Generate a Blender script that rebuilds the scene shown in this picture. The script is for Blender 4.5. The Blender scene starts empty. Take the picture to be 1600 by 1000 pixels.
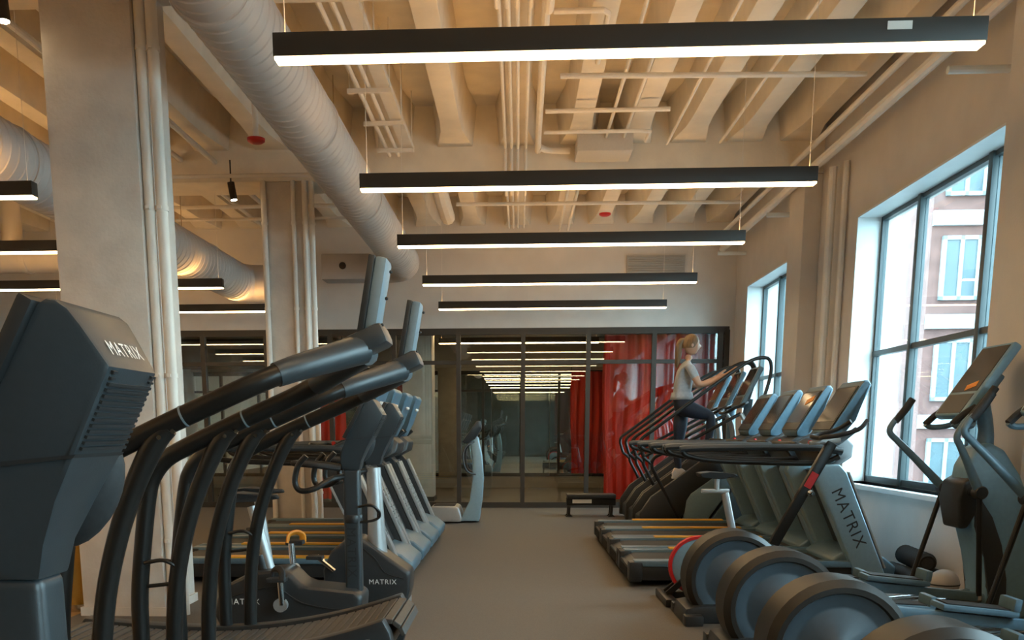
import bpy, bmesh, math, random
from mathutils import Matrix, Vector
random.seed(7)
SC = bpy.context.scene
COL = SC.collection
PI = math.pi

# ------------------------------------------------------------------ camera
CAM_Z = 1.25
cam_data = bpy.data.cameras.new('camera')
cam = bpy.data.objects.new('camera', cam_data)
COL.objects.link(cam)
W2C = Matrix(((0.99884, 0.048074, -0.002806), (-0.005424, 0.170212, 0.985393), (0.047849, -0.984234, 0.170275)))
cam.matrix_world = Matrix.Translation((0, 0, CAM_Z)) @ W2C.transposed().to_4x4()
cam_data.sensor_width = 36.0
cam_data.lens = 1450 / 1600 * 36.0
cam_data.shift_x = (800 - 738.7) / 1600
cam_data.shift_y = (923.5 - 500) / 1600
cam_data.clip_start = 0.05
SC.camera = cam

# ------------------------------------------------------------------ world (bright overcast sky)
world = bpy.data.worlds.new('overcast')
SC.world = world
world.use_nodes = True
wn = world.node_tree
wn.nodes.clear()
w_out = wn.nodes.new('ShaderNodeOutputWorld')
w_bg = wn.nodes.new('ShaderNodeBackground')
w_geo = wn.nodes.new('ShaderNodeNewGeometry')
w_sep = wn.nodes.new('ShaderNodeSeparateXYZ')
w_ramp = wn.nodes.new('ShaderNodeValToRGB')
w_ramp.color_ramp.elements[0].position = 0.35
w_ramp.color_ramp.elements[0].color = (0.55, 0.66, 0.70, 1)
w_ramp.color_ramp.elements[1].position = 0.9
w_ramp.color_ramp.elements[1].color = (0.80, 0.92, 1.0, 1)
w_map = wn.nodes.new('ShaderNodeMapRange')
w_map.inputs[1].default_value = -1
w_map.inputs[2].default_value = 1
w_tc = wn.nodes.new('ShaderNodeTexCoord')
wn.links.new(w_tc.outputs['Generated'], w_sep.inputs[0])
wn.links.new(w_sep.outputs[2], w_map.inputs[0])
wn.links.new(w_map.outputs[0], w_ramp.inputs[0])
wn.links.new(w_ramp.outputs[0], w_bg.inputs[0])
w_bg.inputs[1].default_value = 6.4
wn.links.new(w_bg.outputs[0], w_out.inputs[0])

# ------------------------------------------------------------------ exposure
SC.view_settings.view_transform = 'Standard'
SC.view_settings.look = 'None'
SC.view_settings.gamma = 1
SC.view_settings.use_curve_mapping = False
SC.view_settings.exposure = 1.82
SC.cycles.max_bounces = 10
SC.cycles.transparent_max_bounces = 16
SC.cycles.sample_clamp_indirect = 6.0
SC.cycles.use_denoising = True

LAMP_DOWN, LAMP_UP = 6.4, 7.8

# ------------------------------------------------------------------ materials
MATS = {}
def mat(name, col, rough=0.5, metal=0.0, spec=0.5, noise=0.0, nscale=40.0, bump=0.0, bscale=None, coat=0.0, col2=None, stretch=None):
    m = bpy.data.materials.new(name)
    m.use_nodes = True
    nt = m.node_tree
    b = nt.nodes['Principled BSDF']
    b.inputs['Base Color'].default_value = (*col, 1)
    b.inputs['Roughness'].default_value = rough
    b.inputs['Metallic'].default_value = metal
    b.inputs['Specular IOR Level'].default_value = spec
    b.inputs['Coat Weight'].default_value = coat
    if noise or bump:
        tc = nt.nodes.new('ShaderNodeTexCoord')
        mp = nt.nodes.new('ShaderNodeMapping')
        if stretch:
            mp.inputs['Scale'].default_value = stretch
        nt.links.new(tc.outputs['Object'], mp.inputs[0])
        nz = nt.nodes.new('ShaderNodeTexNoise')
        nz.inputs['Scale'].default_value = nscale
        nz.inputs['Detail'].default_value = 5
        nt.links.new(mp.outputs[0], nz.inputs['Vector'])
        if noise:
            mx = nt.nodes.new('ShaderNodeMix')
            mx.data_type = 'RGBA'
            c2 = col2 or tuple(max(0, c * (1 - noise)) for c in col)
            mx.inputs[6].default_value = (*col, 1)
            mx.inputs[7].default_value = (*c2, 1)
            rp = nt.nodes.new('ShaderNodeMapRange')
            rp.inputs[1].default_value = 0.35
            rp.inputs[2].default_value = 0.65
            nt.links.new(nz.outputs[0], rp.inputs[0])
            nt.links.new(rp.outputs[0], mx.inputs[0])
            nt.links.new(mx.outputs[2], b.inputs['Base Color'])
        if bump:
            n2 = nz
            if bscale:
                n2 = nt.nodes.new('ShaderNodeTexNoise')
                n2.inputs['Scale'].default_value = bscale
                n2.inputs['Detail'].default_value = 4
                nt.links.new(mp.outputs[0], n2.inputs['Vector'])
            bp = nt.nodes.new('ShaderNodeBump')
            bp.inputs['Strength'].default_value = bump
            bp.inputs['Distance'].default_value = 0.01
            nt.links.new(n2.outputs[0], bp.inputs['Height'])
            nt.links.new(bp.outputs[0], b.inputs['Normal'])
    MATS[name] = m
    return m

mat('wall_paint', (0.68, 0.635, 0.59), 0.75, noise=0.07, nscale=3, bump=0.15, bscale=60)
mat('ceiling_paint', (0.82, 0.73, 0.60), 0.7, noise=0.10, nscale=4, bump=0.2, bscale=30)
mat('column_paint', (0.66, 0.59, 0.52), 0.7, noise=0.12, nscale=6, bump=0.25, bscale=40)
mat('pipe_paint', (0.80, 0.74, 0.66), 0.5, noise=0.06, nscale=8)
mat('duct_paint', (0.50, 0.465, 0.445), 0.5, noise=0.06, nscale=5)
mat('trim_paint', (0.74, 0.79, 0.80), 0.45, noise=0.04, nscale=6)
mat('rubber_floor', (0.130, 0.113, 0.096), 0.62, noise=0.28, nscale=170, bump=0.12, bscale=220, spec=0.35)
mat('wood_floor', (0.42, 0.25, 0.09), 0.45, noise=0.25, nscale=5, stretch=(1, 12, 1))
mat('black_frame', (0.030, 0.023, 0.017), 0.5)
mat('black_metal', (0.012, 0.011, 0.010), 0.34, spec=0.4, noise=0.2, nscale=30)
mat('rubber_black', (0.020, 0.020, 0.021), 0.7, noise=0.3, nscale=80, bump=0.1)
mat('black_plastic', (0.020, 0.021, 0.022), 0.42, noise=0.15, nscale=60)
mat('dark_shell', (0.026, 0.028, 0.030), 0.38, noise=0.12, nscale=60)
mat('console_shell', (0.030, 0.037, 0.042), 0.38, noise=0.08, nscale=70, bump=0.04, bscale=300)
mat('slate_shell', (0.100, 0.172, 0.225), 0.36, noise=0.10, nscale=40)
mat('pad_blue', (0.17, 0.22, 0.25), 0.5, noise=0.08, nscale=40)
mat('blue_shell', (0.16, 0.30, 0.41), 0.34, noise=0.08, nscale=30)
mat('silver_paint', (0.42, 0.43, 0.43), 0.33, metal=0.5, noise=0.05, nscale=40)
mat('silver_panel', (0.25, 0.375, 0.445), 0.35, metal=0.3, noise=0.06, nscale=40)
mat('chrome', (0.62, 0.63, 0.62), 0.18, metal=1.0)
mat('steel', (0.60, 0.54, 0.44), 0.22, metal=1.0, noise=0.1, nscale=20, stretch=(1, 1, 20))
mat('brass_bin', (0.62, 0.40, 0.10), 0.28, metal=0.7, noise=0.1, nscale=20)
mat('yellow', (0.80, 0.42, 0.035), 0.5, noise=0.08, nscale=20)
mat('orange', (0.85, 0.30, 0.02), 0.5, noise=0.05)
mat('red', (0.55, 0.015, 0.015), 0.4, noise=0.1)
mat('belt', (0.030, 0.030, 0.031), 0.65, noise=0.2, nscale=120)
mat('slat', (0.060, 0.052, 0.045), 0.5, noise=0.25, nscale=40, bump=0.1)
mat('screen', (0.030, 0.026, 0.022), 0.12, noise=0.1, nscale=4)
mat('brown_rim', (0.022, 0.019, 0.016), 0.42, spec=0.32, noise=0.1, nscale=30)
mat('disc_grey', (0.040, 0.058, 0.074), 0.42, noise=0.1, nscale=30)
mat('lettering_white', (0.75, 0.75, 0.72), 0.5)
mat('lettering_dark', (0.015, 0.016, 0.017), 0.5)
mat('label_white', (0.75, 0.73, 0.68), 0.5)
mat('skin', (0.55, 0.30, 0.19), 0.5, noise=0.06, nscale=12)
mat('hair', (0.19, 0.10, 0.038), 0.5, noise=0.35, nscale=60, stretch=(1, 1, 0.15))
mat('grey_tee', (0.36, 0.38, 0.40), 0.85, noise=0.12, nscale=40)
mat('navy', (0.012, 0.020, 0.040), 0.7, noise=0.2, nscale=40)
mat('white_shoe', (0.75, 0.73, 0.72), 0.6, noise=0.08, nscale=30)
mat('lip', (0.40, 0.13, 0.10), 0.5)
mat('curtain_red', (0.80, 0.035, 0.012), 0.62, noise=0.25, nscale=3, stretch=(3, 3, 0.4))
mat('dark_wall', (0.055, 0.060, 0.052), 0.7, noise=0.3, nscale=3)
mat('studio_wall', (0.30, 0.27, 0.23), 0.8, noise=0.1, nscale=4)
mat('studio_ceiling', (0.10, 0.095, 0.09), 0.8, noise=0.1, nscale=4)
mat('grille', (0.42, 0.40, 0.37), 0.5)
mat('box_grey', (0.55, 0.52, 0.48), 0.5, noise=0.05)
mat('brick', (0.145, 0.072, 0.062), 0.85, noise=0.3, nscale=3)
mat('concrete_far', (0.10, 0.14, 0.155), 0.8, noise=0.12, nscale=2)
mat('far_glass', (0.05, 0.085, 0.10), 0.3, noise=0.2, nscale=1)
mat('far_white', (0.26, 0.30, 0.31), 0.6, noise=0.05)
mat('asphalt', (0.12, 0.13, 0.13), 0.9, noise=0.15, nscale=1)
mat('window_frame', (0.045, 0.065, 0.07), 0.4)
mat('foam_black', (0.012, 0.011, 0.010), 0.85, noise=0.3, nscale=60)

def emit(name, col, s):
    m = bpy.data.materials.new(name)
    m.use_nodes = True
    nt = m.node_tree
    b = nt.nodes['Principled BSDF']
    b.inputs['Base Color'].default_value = (*col, 1)
    b.inputs['Emission Color'].default_value = (*col, 1)
    b.inputs['Emission Strength'].default_value = s
    MATS[name] = m
    return m
emit('lamp_lens', (1.0, 0.69, 0.355), LAMP_DOWN)
emit('lamp_uplight', (1.0, 0.54, 0.18), LAMP_UP)
emit('spot_lens', (1.0, 0.80, 0.50), 14.0)
emit('led_teal', (0.2, 0.7, 0.8), 1.0)

def glass_mat(name, tint, refl=1.0):
    m = bpy.data.materials.new(name)
    m.use_nodes = True
    nt = m.node_tree
    nt.nodes.clear()
    o = nt.nodes.new('ShaderNodeOutputMaterial')
    mx = nt.nodes.new('ShaderNodeMixShader')
    tr = nt.nodes.new('ShaderNodeBsdfTransparent')
    gl = nt.nodes.new('ShaderNodeBsdfGlossy')
    # Schlick reflectance per face, the same on both sides of the pane
    fr = nt.nodes.new('ShaderNodeLayerWeight')
    fr.inputs['Blend'].default_value = 0.5
    pw = nt.nodes.new('ShaderNodeMath')
    pw.operation = 'POWER'
    pw.inputs[1].default_value = 5.0
    nt.links.new(fr.outputs['Facing'], pw.inputs[0])
    ml = nt.nodes.new('ShaderNodeMath')
    ml.operation = 'MULTIPLY_ADD'
    ml.inputs[1].default_value = 0.9
    ml.inputs[2].default_value = 0.042 * refl
    tr.inputs[0].default_value = (*tint, 1)
    gl.inputs['Roughness'].default_value = 0.01
    gl.inputs[0].default_value = (0.95, 0.97, 0.97, 1)
    nt.links.new(pw.outputs[0], ml.inputs[0])
    nt.links.new(ml.outputs[0], mx.inputs[0])
    nt.links.new(tr.outputs[0], mx.inputs[1])
    nt.links.new(gl.outputs[0], mx.inputs[2])
    nt.links.new(mx.outputs[0], o.inputs[0])
    MATS[name] = m
glass_mat('partition_glass', (0.90, 0.93, 0.91), 1.8)
glass_mat('window_glass', (0.76, 0.88, 0.91), 1.0)
mm = mat('mirror', (0.80, 0.82, 0.80), 0.01, metal=1.0)

# ------------------------------------------------------------------ mesh helpers
def catmull(pts, sub):
    if sub <= 1 or len(pts) < 3:
        return [Vector(p) for p in pts]
    P = [Vector(p) for p in pts]
    out = []
    n = len(P)
    for i in range(n - 1):
        p0 = P[i - 1] if i > 0 else P[0] * 2 - P[1]
        p1, p2 = P[i], P[i + 1]
        p3 = P[i + 2] if i + 2 < n else P[-1] * 2 - P[-2]
        for k in range(sub):
            t = k / sub
            out.append(0.5 * ((2 * p1) + (p2 - p0) * t + (2 * p0 - 5 * p1 + 4 * p2 - p3) * t * t + (3 * p1 - p0 - 3 * p2 + p3) * t ** 3))
    out.append(P[-1])
    return out

class MB:
    def __init__(s):
        s.v = []
        s.f = []
    def add(s, vs, fs):
        o = len(s.v)
        s.v += [tuple(p) for p in vs]
        s.f += [tuple(i + o for i in q) for q in fs]
        return s
    def box(s, x0, x1, y0, y1, z0, z1):
        vs = [(x, y, z) for x in (x0, x1) for y in (y0, y1) for z in (z0, z1)]
        return s.add(vs, [(0, 1, 3, 2), (4, 6, 7, 5), (0, 4, 5, 1), (2, 3, 7, 6), (0, 2, 6, 4), (1, 5, 7, 3)])
    def obox(s, c, size, xdir=(1, 0, 0), zdir=(0, 0, 1)):
        X = Vector(xdir).normalized()
        Z = Vector(zdir)
        Z = (Z - X * Z.dot(X)).normalized()
        Y = Z.cross(X)
        c = Vector(c)
        vs = [c + X * (a * size[0] / 2) + Y * (b * size[1] / 2) + Z * (d * size[2] / 2) for a in (-1, 1) for b in (-1, 1) for d in (-1, 1)]
        return s.add(vs, [(0, 1, 3, 2), (4, 6, 7, 5), (0, 4, 5, 1), (2, 3, 7, 6), (0, 2, 6, 4), (1, 5, 7, 3)])
    def beam(s, a, b, w, h, up=(0, 0, 1)):
        a, b = Vector(a), Vector(b)
        return s.obox((a + b) / 2, ((b - a).length, w, h), b - a, up)
    def prism(s, poly, y0, y1, axis='y'):
        def mk(p, t):
            if axis == 'y': return (p[0], t, p[1])
            if axis == 'x': return (t, p[0], p[1])
            return (p[0], p[1], t)
        n = len(poly)
        vs = [mk(p, y0) for p in poly] + [mk(p, y1) for p in poly]
        fs = [tuple(range(n)), tuple(range(2 * n - 1, n - 1, -1))]
        fs += [(i, i + n, (i + 1) % n + n, (i + 1) % n) for i in range(n)]
        return s.add(vs, fs)
    def prism_w(s, poly, yc=0.0):
        # poly points (x, z, half width)
        n = len(poly)
        vs = [(p[0], yc - p[2], p[1]) for p in poly] + [(p[0], yc + p[2], p[1]) for p in poly]
        fs = [tuple(range(n)), tuple(range(2 * n - 1, n - 1, -1))]
        fs += [(i, i + n, (i + 1) % n + n, (i + 1) % n) for i in range(n)]
        return s.add(vs, fs)
    def tube(s, pts, r, n=10, sub=1, caps=True, flat=1.0, ref=(0, 0, 1)):
        P = catmull(pts, sub)
        m = len(P)
        if isinstance(r, (int, float)):
            R = [r] * m
        else:
            R = []
            for i in range(m):
                t = i / (m - 1) * (len(r) - 1)
                k = min(int(t), len(r) - 2)
                R.append(r[k] + (r[k + 1] - r[k]) * (t - k))
        T = []
        for i in range(m):
            d = P[min(i + 1, m - 1)] - P[max(i - 1, 0)]
            T.append(d.normalized())
        a = Vector(ref)
        if abs(a.dot(T[0])) > 0.95:
            a = Vector((1, 0, 0)) if abs(T[0].x) < 0.9 else Vector((0, 1, 0))
        N = (a - T[0] * a.dot(T[0])).normalized()
        vs = []
        for i in range(m):
            N = (N - T[i] * N.dot(T[i]))
            N = N.normalized() if N.length > 1e-6 else T[i].orthogonal().normalized()
            B = T[i].cross(N)
            for k in range(n):
                t = 2 * PI * k / n
                vs.append(P[i] + (N * math.cos(t) + B * math.sin(t) * flat) * R[i])
        fs = [(i * n + k, i * n + (k + 1) % n, (i + 1) * n + (k + 1) % n, (i + 1) * n + k) for i in range(m - 1) for k in range(n)]
        if caps:
            fs += [tuple(range(n - 1, -1, -1)), tuple(range((m - 1) * n, m * n))]
        return s.add(vs, fs)
    def lathe(s, prof, c=(0, 0, 0), axis='z', n=24, caps=True):
        # prof: list of (radius, height)
        vs = []
        c = Vector(c)
        for (r, h) in prof:
            for k in range(n):
                t = 2 * PI * k / n
                a, b = r * math.cos(t), r * math.sin(t)
                p = {'z': (a, b, h), 'y': (a, h, b), 'x': (h, a, b)}[axis]
                vs.append(c + Vector(p))
        m = len(prof)
        fs = [(i * n + k, i * n + (k + 1) % n, (i + 1) * n + (k + 1) % n, (i + 1) * n + k) for i in range(m - 1) for k in range(n)]
        if caps and prof[0][0] > 1e-5: fs.append(tuple(range(n - 1, -1, -1)))
        if caps and prof[-1][0] > 1e-5: fs.append(tuple(range((m - 1) * n, m * n)))
        return s.add(vs, fs)
    def ball(s, c, rx, ry=None, rz=None, n=14, m=9, tilt=None):
        ry = ry or rx
        rz = rz or rx
        vs = []
        c = Vector(c)
        for i in range(m + 1):
            ph = PI * i / m
            for k in range(n):
                t = 2 * PI * k / n
                p = Vector((rx * math.sin(ph) * math.cos(t), ry * math.sin(ph) * math.sin(t), rz * math.cos(ph)))
                if tilt:
                    p = Matrix.Rotation(tilt, 3, 'Y') @ p
                vs.append(c + p)
        fs = [(i * n + k, (i + 1) * n + k, (i + 1) * n + (k + 1) % n, i * n + (k + 1) % n) for i in range(m) for k in range(n)]
        return s.add(vs, fs)
    def build(s, name, material, parent=None, bevel=0.0, seg=2, smooth=True, ang=35, kind=None, label=None):
        bm = bmesh.new()
        V = [bm.verts.new(p) for p in s.v]
        for q in s.f:
            try:
                bm.faces.new([V[i] for i in q])
            except ValueError:
                pass
        bmesh.ops.remove_doubles(bm, verts=bm.verts, dist=1e-5)
        bmesh.ops.recalc_face_normals(bm, faces=bm.faces)
        if bevel:
            es = [e for e in bm.edges if len(e.link_faces) == 2 and e.calc_face_angle(0) > math.radians(28)]
            bmesh.ops.bevel(bm, geom=es, offset=bevel, segments=seg, profile=0.6, affect='EDGES', clamp_overlap=True)
        if parent is None:
            xs = [v.co.x for v in bm.verts]; ys = [v.co.y for v in bm.verts]; zs = [v.co.z for v in bm.verts]
            off = Vector(((min(xs) + max(xs)) / 2, (min(ys) + max(ys)) / 2, min(zs)))
        else:
            off = Vector((0, 0, 0))
            p = parent
            while p:
                off += p.location
                p = p.parent
        bmesh.ops.translate(bm, verts=bm.verts, vec=-off)
        me = bpy.data.meshes.new(name)
        bm.to_mesh(me)
        bm.free()
        if smooth:
            me.shade_smooth()
            me.set_sharp_from_angle(angle=math.radians(ang))
        me.materials.append(MATS[material])
        o = bpy.data.objects.new(name, me)
        COL.objects.link(o)
        if parent is None:
            o.location = off
        else:
            o.parent = parent
        if kind: o['kind'] = kind
        if label: o['label'] = label
        return o

def tag(o, label, cat, group=None):
    o['label'] = label
    o['category'] = cat
    if group: o['group'] = group
    return o
def thing(name, loc, label, cat, group=None):
    o = bpy.data.objects.new(name, None)
    o.empty_display_size = 0.1
    COL.objects.link(o)
    o.location = loc
    return tag(o, label, cat, group)
def dup(root, dx, dy, label):
    r = root.copy()
    COL.objects.link(r)
    r.location = root.location + Vector((dx, dy, 0))
    r['label'] = label
    for ch in list(root.children):
        c = ch.copy(); COL.objects.link(c); c.parent = r
        for g in list(ch.children):
            d = g.copy(); COL.objects.link(d); d.parent = c
    return r
def piece(parent, src, loc):
    c = src.copy(); COL.objects.link(c); c.parent = parent; c.location = loc
    return c
def remove_tree(o):
    for c in list(o.children): remove_tree(c)
    bpy.data.objects.remove(o)

_text_cache = {}
def lettering(txt, width, centre, xdir, updir, material, parent, name='lettering', label=None, wide=1.0):
    if txt not in _text_cache:
        cu = bpy.data.curves.new('txt', 'FONT')
        cu.body = txt
        cu.align_x = 'CENTER'
        cu.align_y = 'CENTER'
        cu.extrude = 0.0
        cu.space_character = 1.15
        ob = bpy.data.objects.new('txt', cu)
        COL.objects.link(ob)
        dg = bpy.context.evaluated_depsgraph_get()
        me = bpy.data.meshes.new_from_object(ob.evaluated_get(dg))
        vs = [v.co.copy() for v in me.vertices]
        fs = [tuple(p.vertices) for p in me.polygons]
        bpy.data.objects.remove(ob)
        _text_cache[txt] = (vs, fs)
    vs, fs = _text_cache[txt]
    x0 = min(v.x for v in vs); x1 = max(v.x for v in vs)
    y0 = min(v.y for v in vs); y1 = max(v.y for v in vs)
    k = width / (x1 - x0)
    X = Vector(xdir).normalized(); U = Vector(updir).normalized()
    N = X.cross(U)
    C = Vector(centre)
    mb = MB()
    nv = len(vs)
    P = [C + X * ((v.x - (x0 + x1) / 2) * k) + U * ((v.y - (y0 + y1) / 2) * k * wide) for v in vs]
    mb.add([p + N * 0.0012 for p in P], fs)
    o = mb.build(name, material, parent, smooth=False)
    if label: o['label'] = label
    return o

# ================================================================== THE SETTING
WX, WY, LX, BY = 3.4, 15.32, -9.0, -5.0     # right wall, back partition, left wall, wall behind the camera
GL_X = 3.65                                  # plane of the window glazing
SLAB, JOIST, GIRD = 4.86, 4.42, 4.08
MB().box(-3.05, WX, BY, WY, -0.12, 0).box(LX, -3.05, 8.5, WY, -0.12, 0).build('floor', 'rubber_floor', kind='structure', smooth=False)
MB().box(LX, -3.05, BY, 8.5, -0.12, 0).build('floor_wood', 'wood_floor', kind='structure', smooth=False)

# ceiling slab with girders and joists
ceil = MB().box(LX, WX + 0.4, BY, WY, SLAB, SLAB + 0.2).build('ceiling', 'ceiling_paint', kind='structure', smooth=False)
GIRDERS = ((1.35, 1.95), (6.15, 6.75), (11.2, 11.8))
for (a, b) in GIRDERS:
    MB().box(LX, WX, a, b, GIRD, SLAB).build('girder', 'ceiling_paint', ceil, bevel=0.015)
JX = [-0.73 - 0.7 * k for k in range(11, 0, -1)] + [-0.73, -0.03, 0.65, 1.27, 1.88, 2.5, 3.1]
def joist_mesh(L):
    mb = MB()
    st = [(0, 0.20), (0.25, 0.165), (0.55, 0.12), (0.9, 0.105), (L - 0.9, 0.105), (L - 0.55, 0.12), (L - 0.25, 0.165), (L, 0.20)]
    vs, fs = [], []
    for (y, w) in st:
        vs += [(-w, y, JOIST), (w, y, JOIST), (w + 0.05, y, SLAB), (-w - 0.05, y, SLAB)]
    for i in range(len(st) - 1):
        for k in range(4):
            fs.append((i * 4 + k, i * 4 + (k + 1) % 4, i * 4 + 4 + (k + 1) % 4, i * 4 + 4 + k))
    mb.add(vs, fs + [(0, 1, 2, 3), tuple(len(vs) - 4 + k for k in (3, 2, 1, 0))])
    return mb
BAYS = ((BY, 1.35), (1.95, 6.15), (6.75, 11.2), (11.8, WY))
for (a, b) in BAYS:
    src = None
    for x in JX:
        if src is None:
            src = joist_mesh(b - a).build('joist', 'ceiling_paint', ceil, bevel=0.012)
            mesh_off = Vector((0, 0, 0))
            base = Vector((x, a, 0))
            # the mesh is in ceiling space already: move it by the ceiling's own offset
            src.location = base
        else:
            piece(ceil, src, (x, a, 0))

# right wall: two windows in view, two unseen ones added to light near machines
WIN = ((-3.2, -0.2), (1.75, 4.75), (6.98, 9.98), (11.85, 14.52))
SILL, HEAD = 0.72, 3.36
wr = MB()
ys = [BY] + [v for w in WIN for v in w] + [WY + 6]
for i in range(0, len(ys), 2):
    wr.box(WX, WX + 0.42, ys[i], ys[i + 1], 0, SLAB)
for (a, b) in WIN:
    wr.box(WX, WX + 0.42, a, b, 0, SILL)
    wr.box(WX, WX + 0.42, a, b, HEAD, SLAB)
wall_r = wr.build('wall_right', 'wall_paint', kind='structure', smooth=False)
for (a, b) in ((1.35, 1.95), (6.12, 6.72), (11.2, 11.78)):
    MB().box(3.2, WX, a, b, 0, GIRD).build('pilaster', 'wall_paint', wall_r, bevel=0.015)
for i, (a, b) in enumerate(WIN):
    wnd = MB().box(WX - 0.07, GL_X - 0.03, a - 0.03, b + 0.03, SILL - 0.045, SILL).build('window_%d' % (i + 1), 'trim_paint', kind='structure', bevel=0.008)
    # painted reveal liners
    rv = MB()
    rv.box(WX - 0.012, GL_X - 0.03, a, a + 0.02, SILL, HEAD)
    rv.box(WX - 0.012, GL_X - 0.03, b - 0.02, b, SILL, HEAD)
    rv.box(WX - 0.012, GL_X - 0.03, a, b, HEAD - 0.02, HEAD)
    rv.build('reveal', 'trim_paint', wnd)
    fx0, fx1 = GL_X - 0.03, GL_X + 0.03
    fr = MB()
    fr.box(fx0, fx1, a, a + 0.06, SILL, HEAD); fr.box(fx0, fx1, b - 0.06, b, SILL, HEAD)
    fr.box(fx0, fx1, a, b, SILL, SILL + 0.06); fr.box(fx0, fx1, a, b, HEAD - 0.06, HEAD)
    fr.build('window_frame', 'window_frame', wnd)
    m1, m2 = b - 0.95, b - 2.24
    if i == 3: m2 = b - 2.0
    for m_ in (m1, m2):
        MB().box(fx0 - 0.02, fx1, m_ - 0.035, m_ + 0.035, SILL, HEAD).build('mullion', 'window_frame', wnd, bevel=0.006)
    MB().box(fx0 - 0.005, fx1 - 0.005, a, b, 1.985, 2.035).build('transom', 'window_frame', wnd)
    cuts = [a + 0.06, m2 - 0.035, m2 + 0.035, m1 - 0.035, m1 + 0.035, b - 0.06]
    for k in range(0, 6, 2):
        for (z0, z1) in ((SILL + 0.06, 1.985), (2.035, HEAD - 0.06)):
            MB().box(GL_X - 0.004, GL_X + 0.004, cuts[k], cuts[k + 1], z0, z1).build('pane', 'window_glass', wnd, smooth=False)

# left wall, wall behind the camera
MB().box(LX - 0.2, LX, BY, WY + 6, 0, SLAB).build('wall_left', 'wall_paint', kind='structure', smooth=False)
MB().box(LX, WX, BY - 0.2, BY, 0, SLAB).build('wall_front', 'dark_wall', kind='structure', smooth=False)

# back wall: plaster above, black-framed glass partition below
GT, TR = 2.86, 2.33
MB().box(LX, WX, WY, WY + 0.25, GT, SLAB).build('wall_back', 'wall_paint', kind='structure', smooth=False)
MB().box(3.32, WX, WY, WY + 0.25, 0, GT).build('wall_back_return', 'wall_paint', kind='structure', smooth=False)
part = MB().box(LX, 3.32, WY - 0.03, WY + 0.07, GT - 0.10, GT).build('window_5', 'black_frame', kind='structure', smooth=False)
MB().box(LX, 3.32, WY - 0.03, WY + 0.07, 0.0, 0.09).build('bottom_rail', 'black_frame', part)
MB().box(LX, 3.32, WY - 0.02, WY + 0.06, TR - 0.03, TR + 0.03).build('transom', 'black_frame', part)
MUL = [-0.965 + 1.04 * k for k in range(-7, 5)] + [3.29]
MUL = [m for m in MUL if m < 3.3]
for m_ in MUL:
    w = 0.035 if m_ < 3.2 else 0.04
    MB().box(m_ - w, m_ + w, WY - 0.035, WY + 0.075, 0.0, GT - 0.05).build('mullion', 'black_frame', part)
E2 = [LX] + MUL
for k in range(len(E2) - 1):
    for (z0, z1) in ((0.09, TR - 0.03), (TR + 0.03, GT - 0.10)):
        MB().box(E2[k] + 0.035, E2[k + 1] - 0.035, WY + 0.016, WY + 0.024, z0, z1).build('pane', 'partition_glass', part, smooth=False)

# studio behind the partition, mirror on its far wall
SY = 20.7
MB().box(LX, WX, WY, SY + 0.2, -0.12, 0).build('floor_studio', 'rubber_floor', kind='structure', smooth=False)
MB().box(LX, WX, WY + 0.25, SY + 0.2, 3.2, 3.35).build('ceiling_studio', 'studio_ceiling', kind='structure', smooth=False)
wb = MB().box(LX, WX, SY, SY + 0.2, 0, 3.2).build('wall_studio', 'studio_wall', kind='structure', smooth=False)
for k in range(9):
    x0 = -8.2 + k * 1.27
    MB().box(x0 + 0.004, x0 + 1.266, SY - 0.02, SY, 0.25, 2.6).build('mirror_panel', 'mirror', wb, smooth=False)

# ------------------------------------------------------------------ columns
def column(x0, x1, y0, y1, label, pipes):
    root = thing('concrete_column', ((x0 + x1) / 2, (y0 + y1) / 2, 0), label, 'column', 'square concrete columns')
    root['kind'] = 'structure'
    MB().box(x0, x1, y0, y1, 0, GIRD).build('shaft', 'column_paint', root, bevel=0.02)
    MB().box(x0 - 0.012, x1 + 0.012, y0 - 0.012, y1 + 0.012, 0, 0.06).build('base_trim', 'column_paint', root)
    for (px, py, r) in pipes:
        p = MB()
        p.tube([(px, py, 0.0), (px, py, 2.95), (px, py, GIRD)], r, n=12)
        q = p.build('conduit', 'pipe_paint', root)
        c = MB()
        for z in (0.5, 1.6, 2.65, 3.6):
            c.lathe([(r + 0.006, z), (r + 0.006, z + 0.03)], (px, py, 0), 'z', 12)
            c.box(px - 0.012, px + 0.012, py - r - 0.016, py + r + 0.006, z + 0.005, z + 0.025)
        c.build('clamp', 'pipe_paint', q)
    return root
column(-2.99, -2.41, 6.15, 6.75, 'large white column in the left foreground with two pipes down its right edge', [(-2.375, 6.20, 0.034), (-2.30, 6.21, 0.037)])
column(-2.99, -2.50, 11.2, 11.8, 'farther white column with pipes beside the large round duct', [(-2.94, 11.165, 0.032), (-2.47, 11.17, 0.028), (-2.40, 11.22, 0.034), (-2.60, 11.165, 0.025)])
column(-7.9, -7.3, 11.2, 11.8, 'white column far left behind the second duct', [(-7.25, 11.25, 0.034)])
column(-7.9, -7.3, 6.15, 6.75, 'white column at the far left edge', [(-7.25, 6.2, 0.034)])

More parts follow.
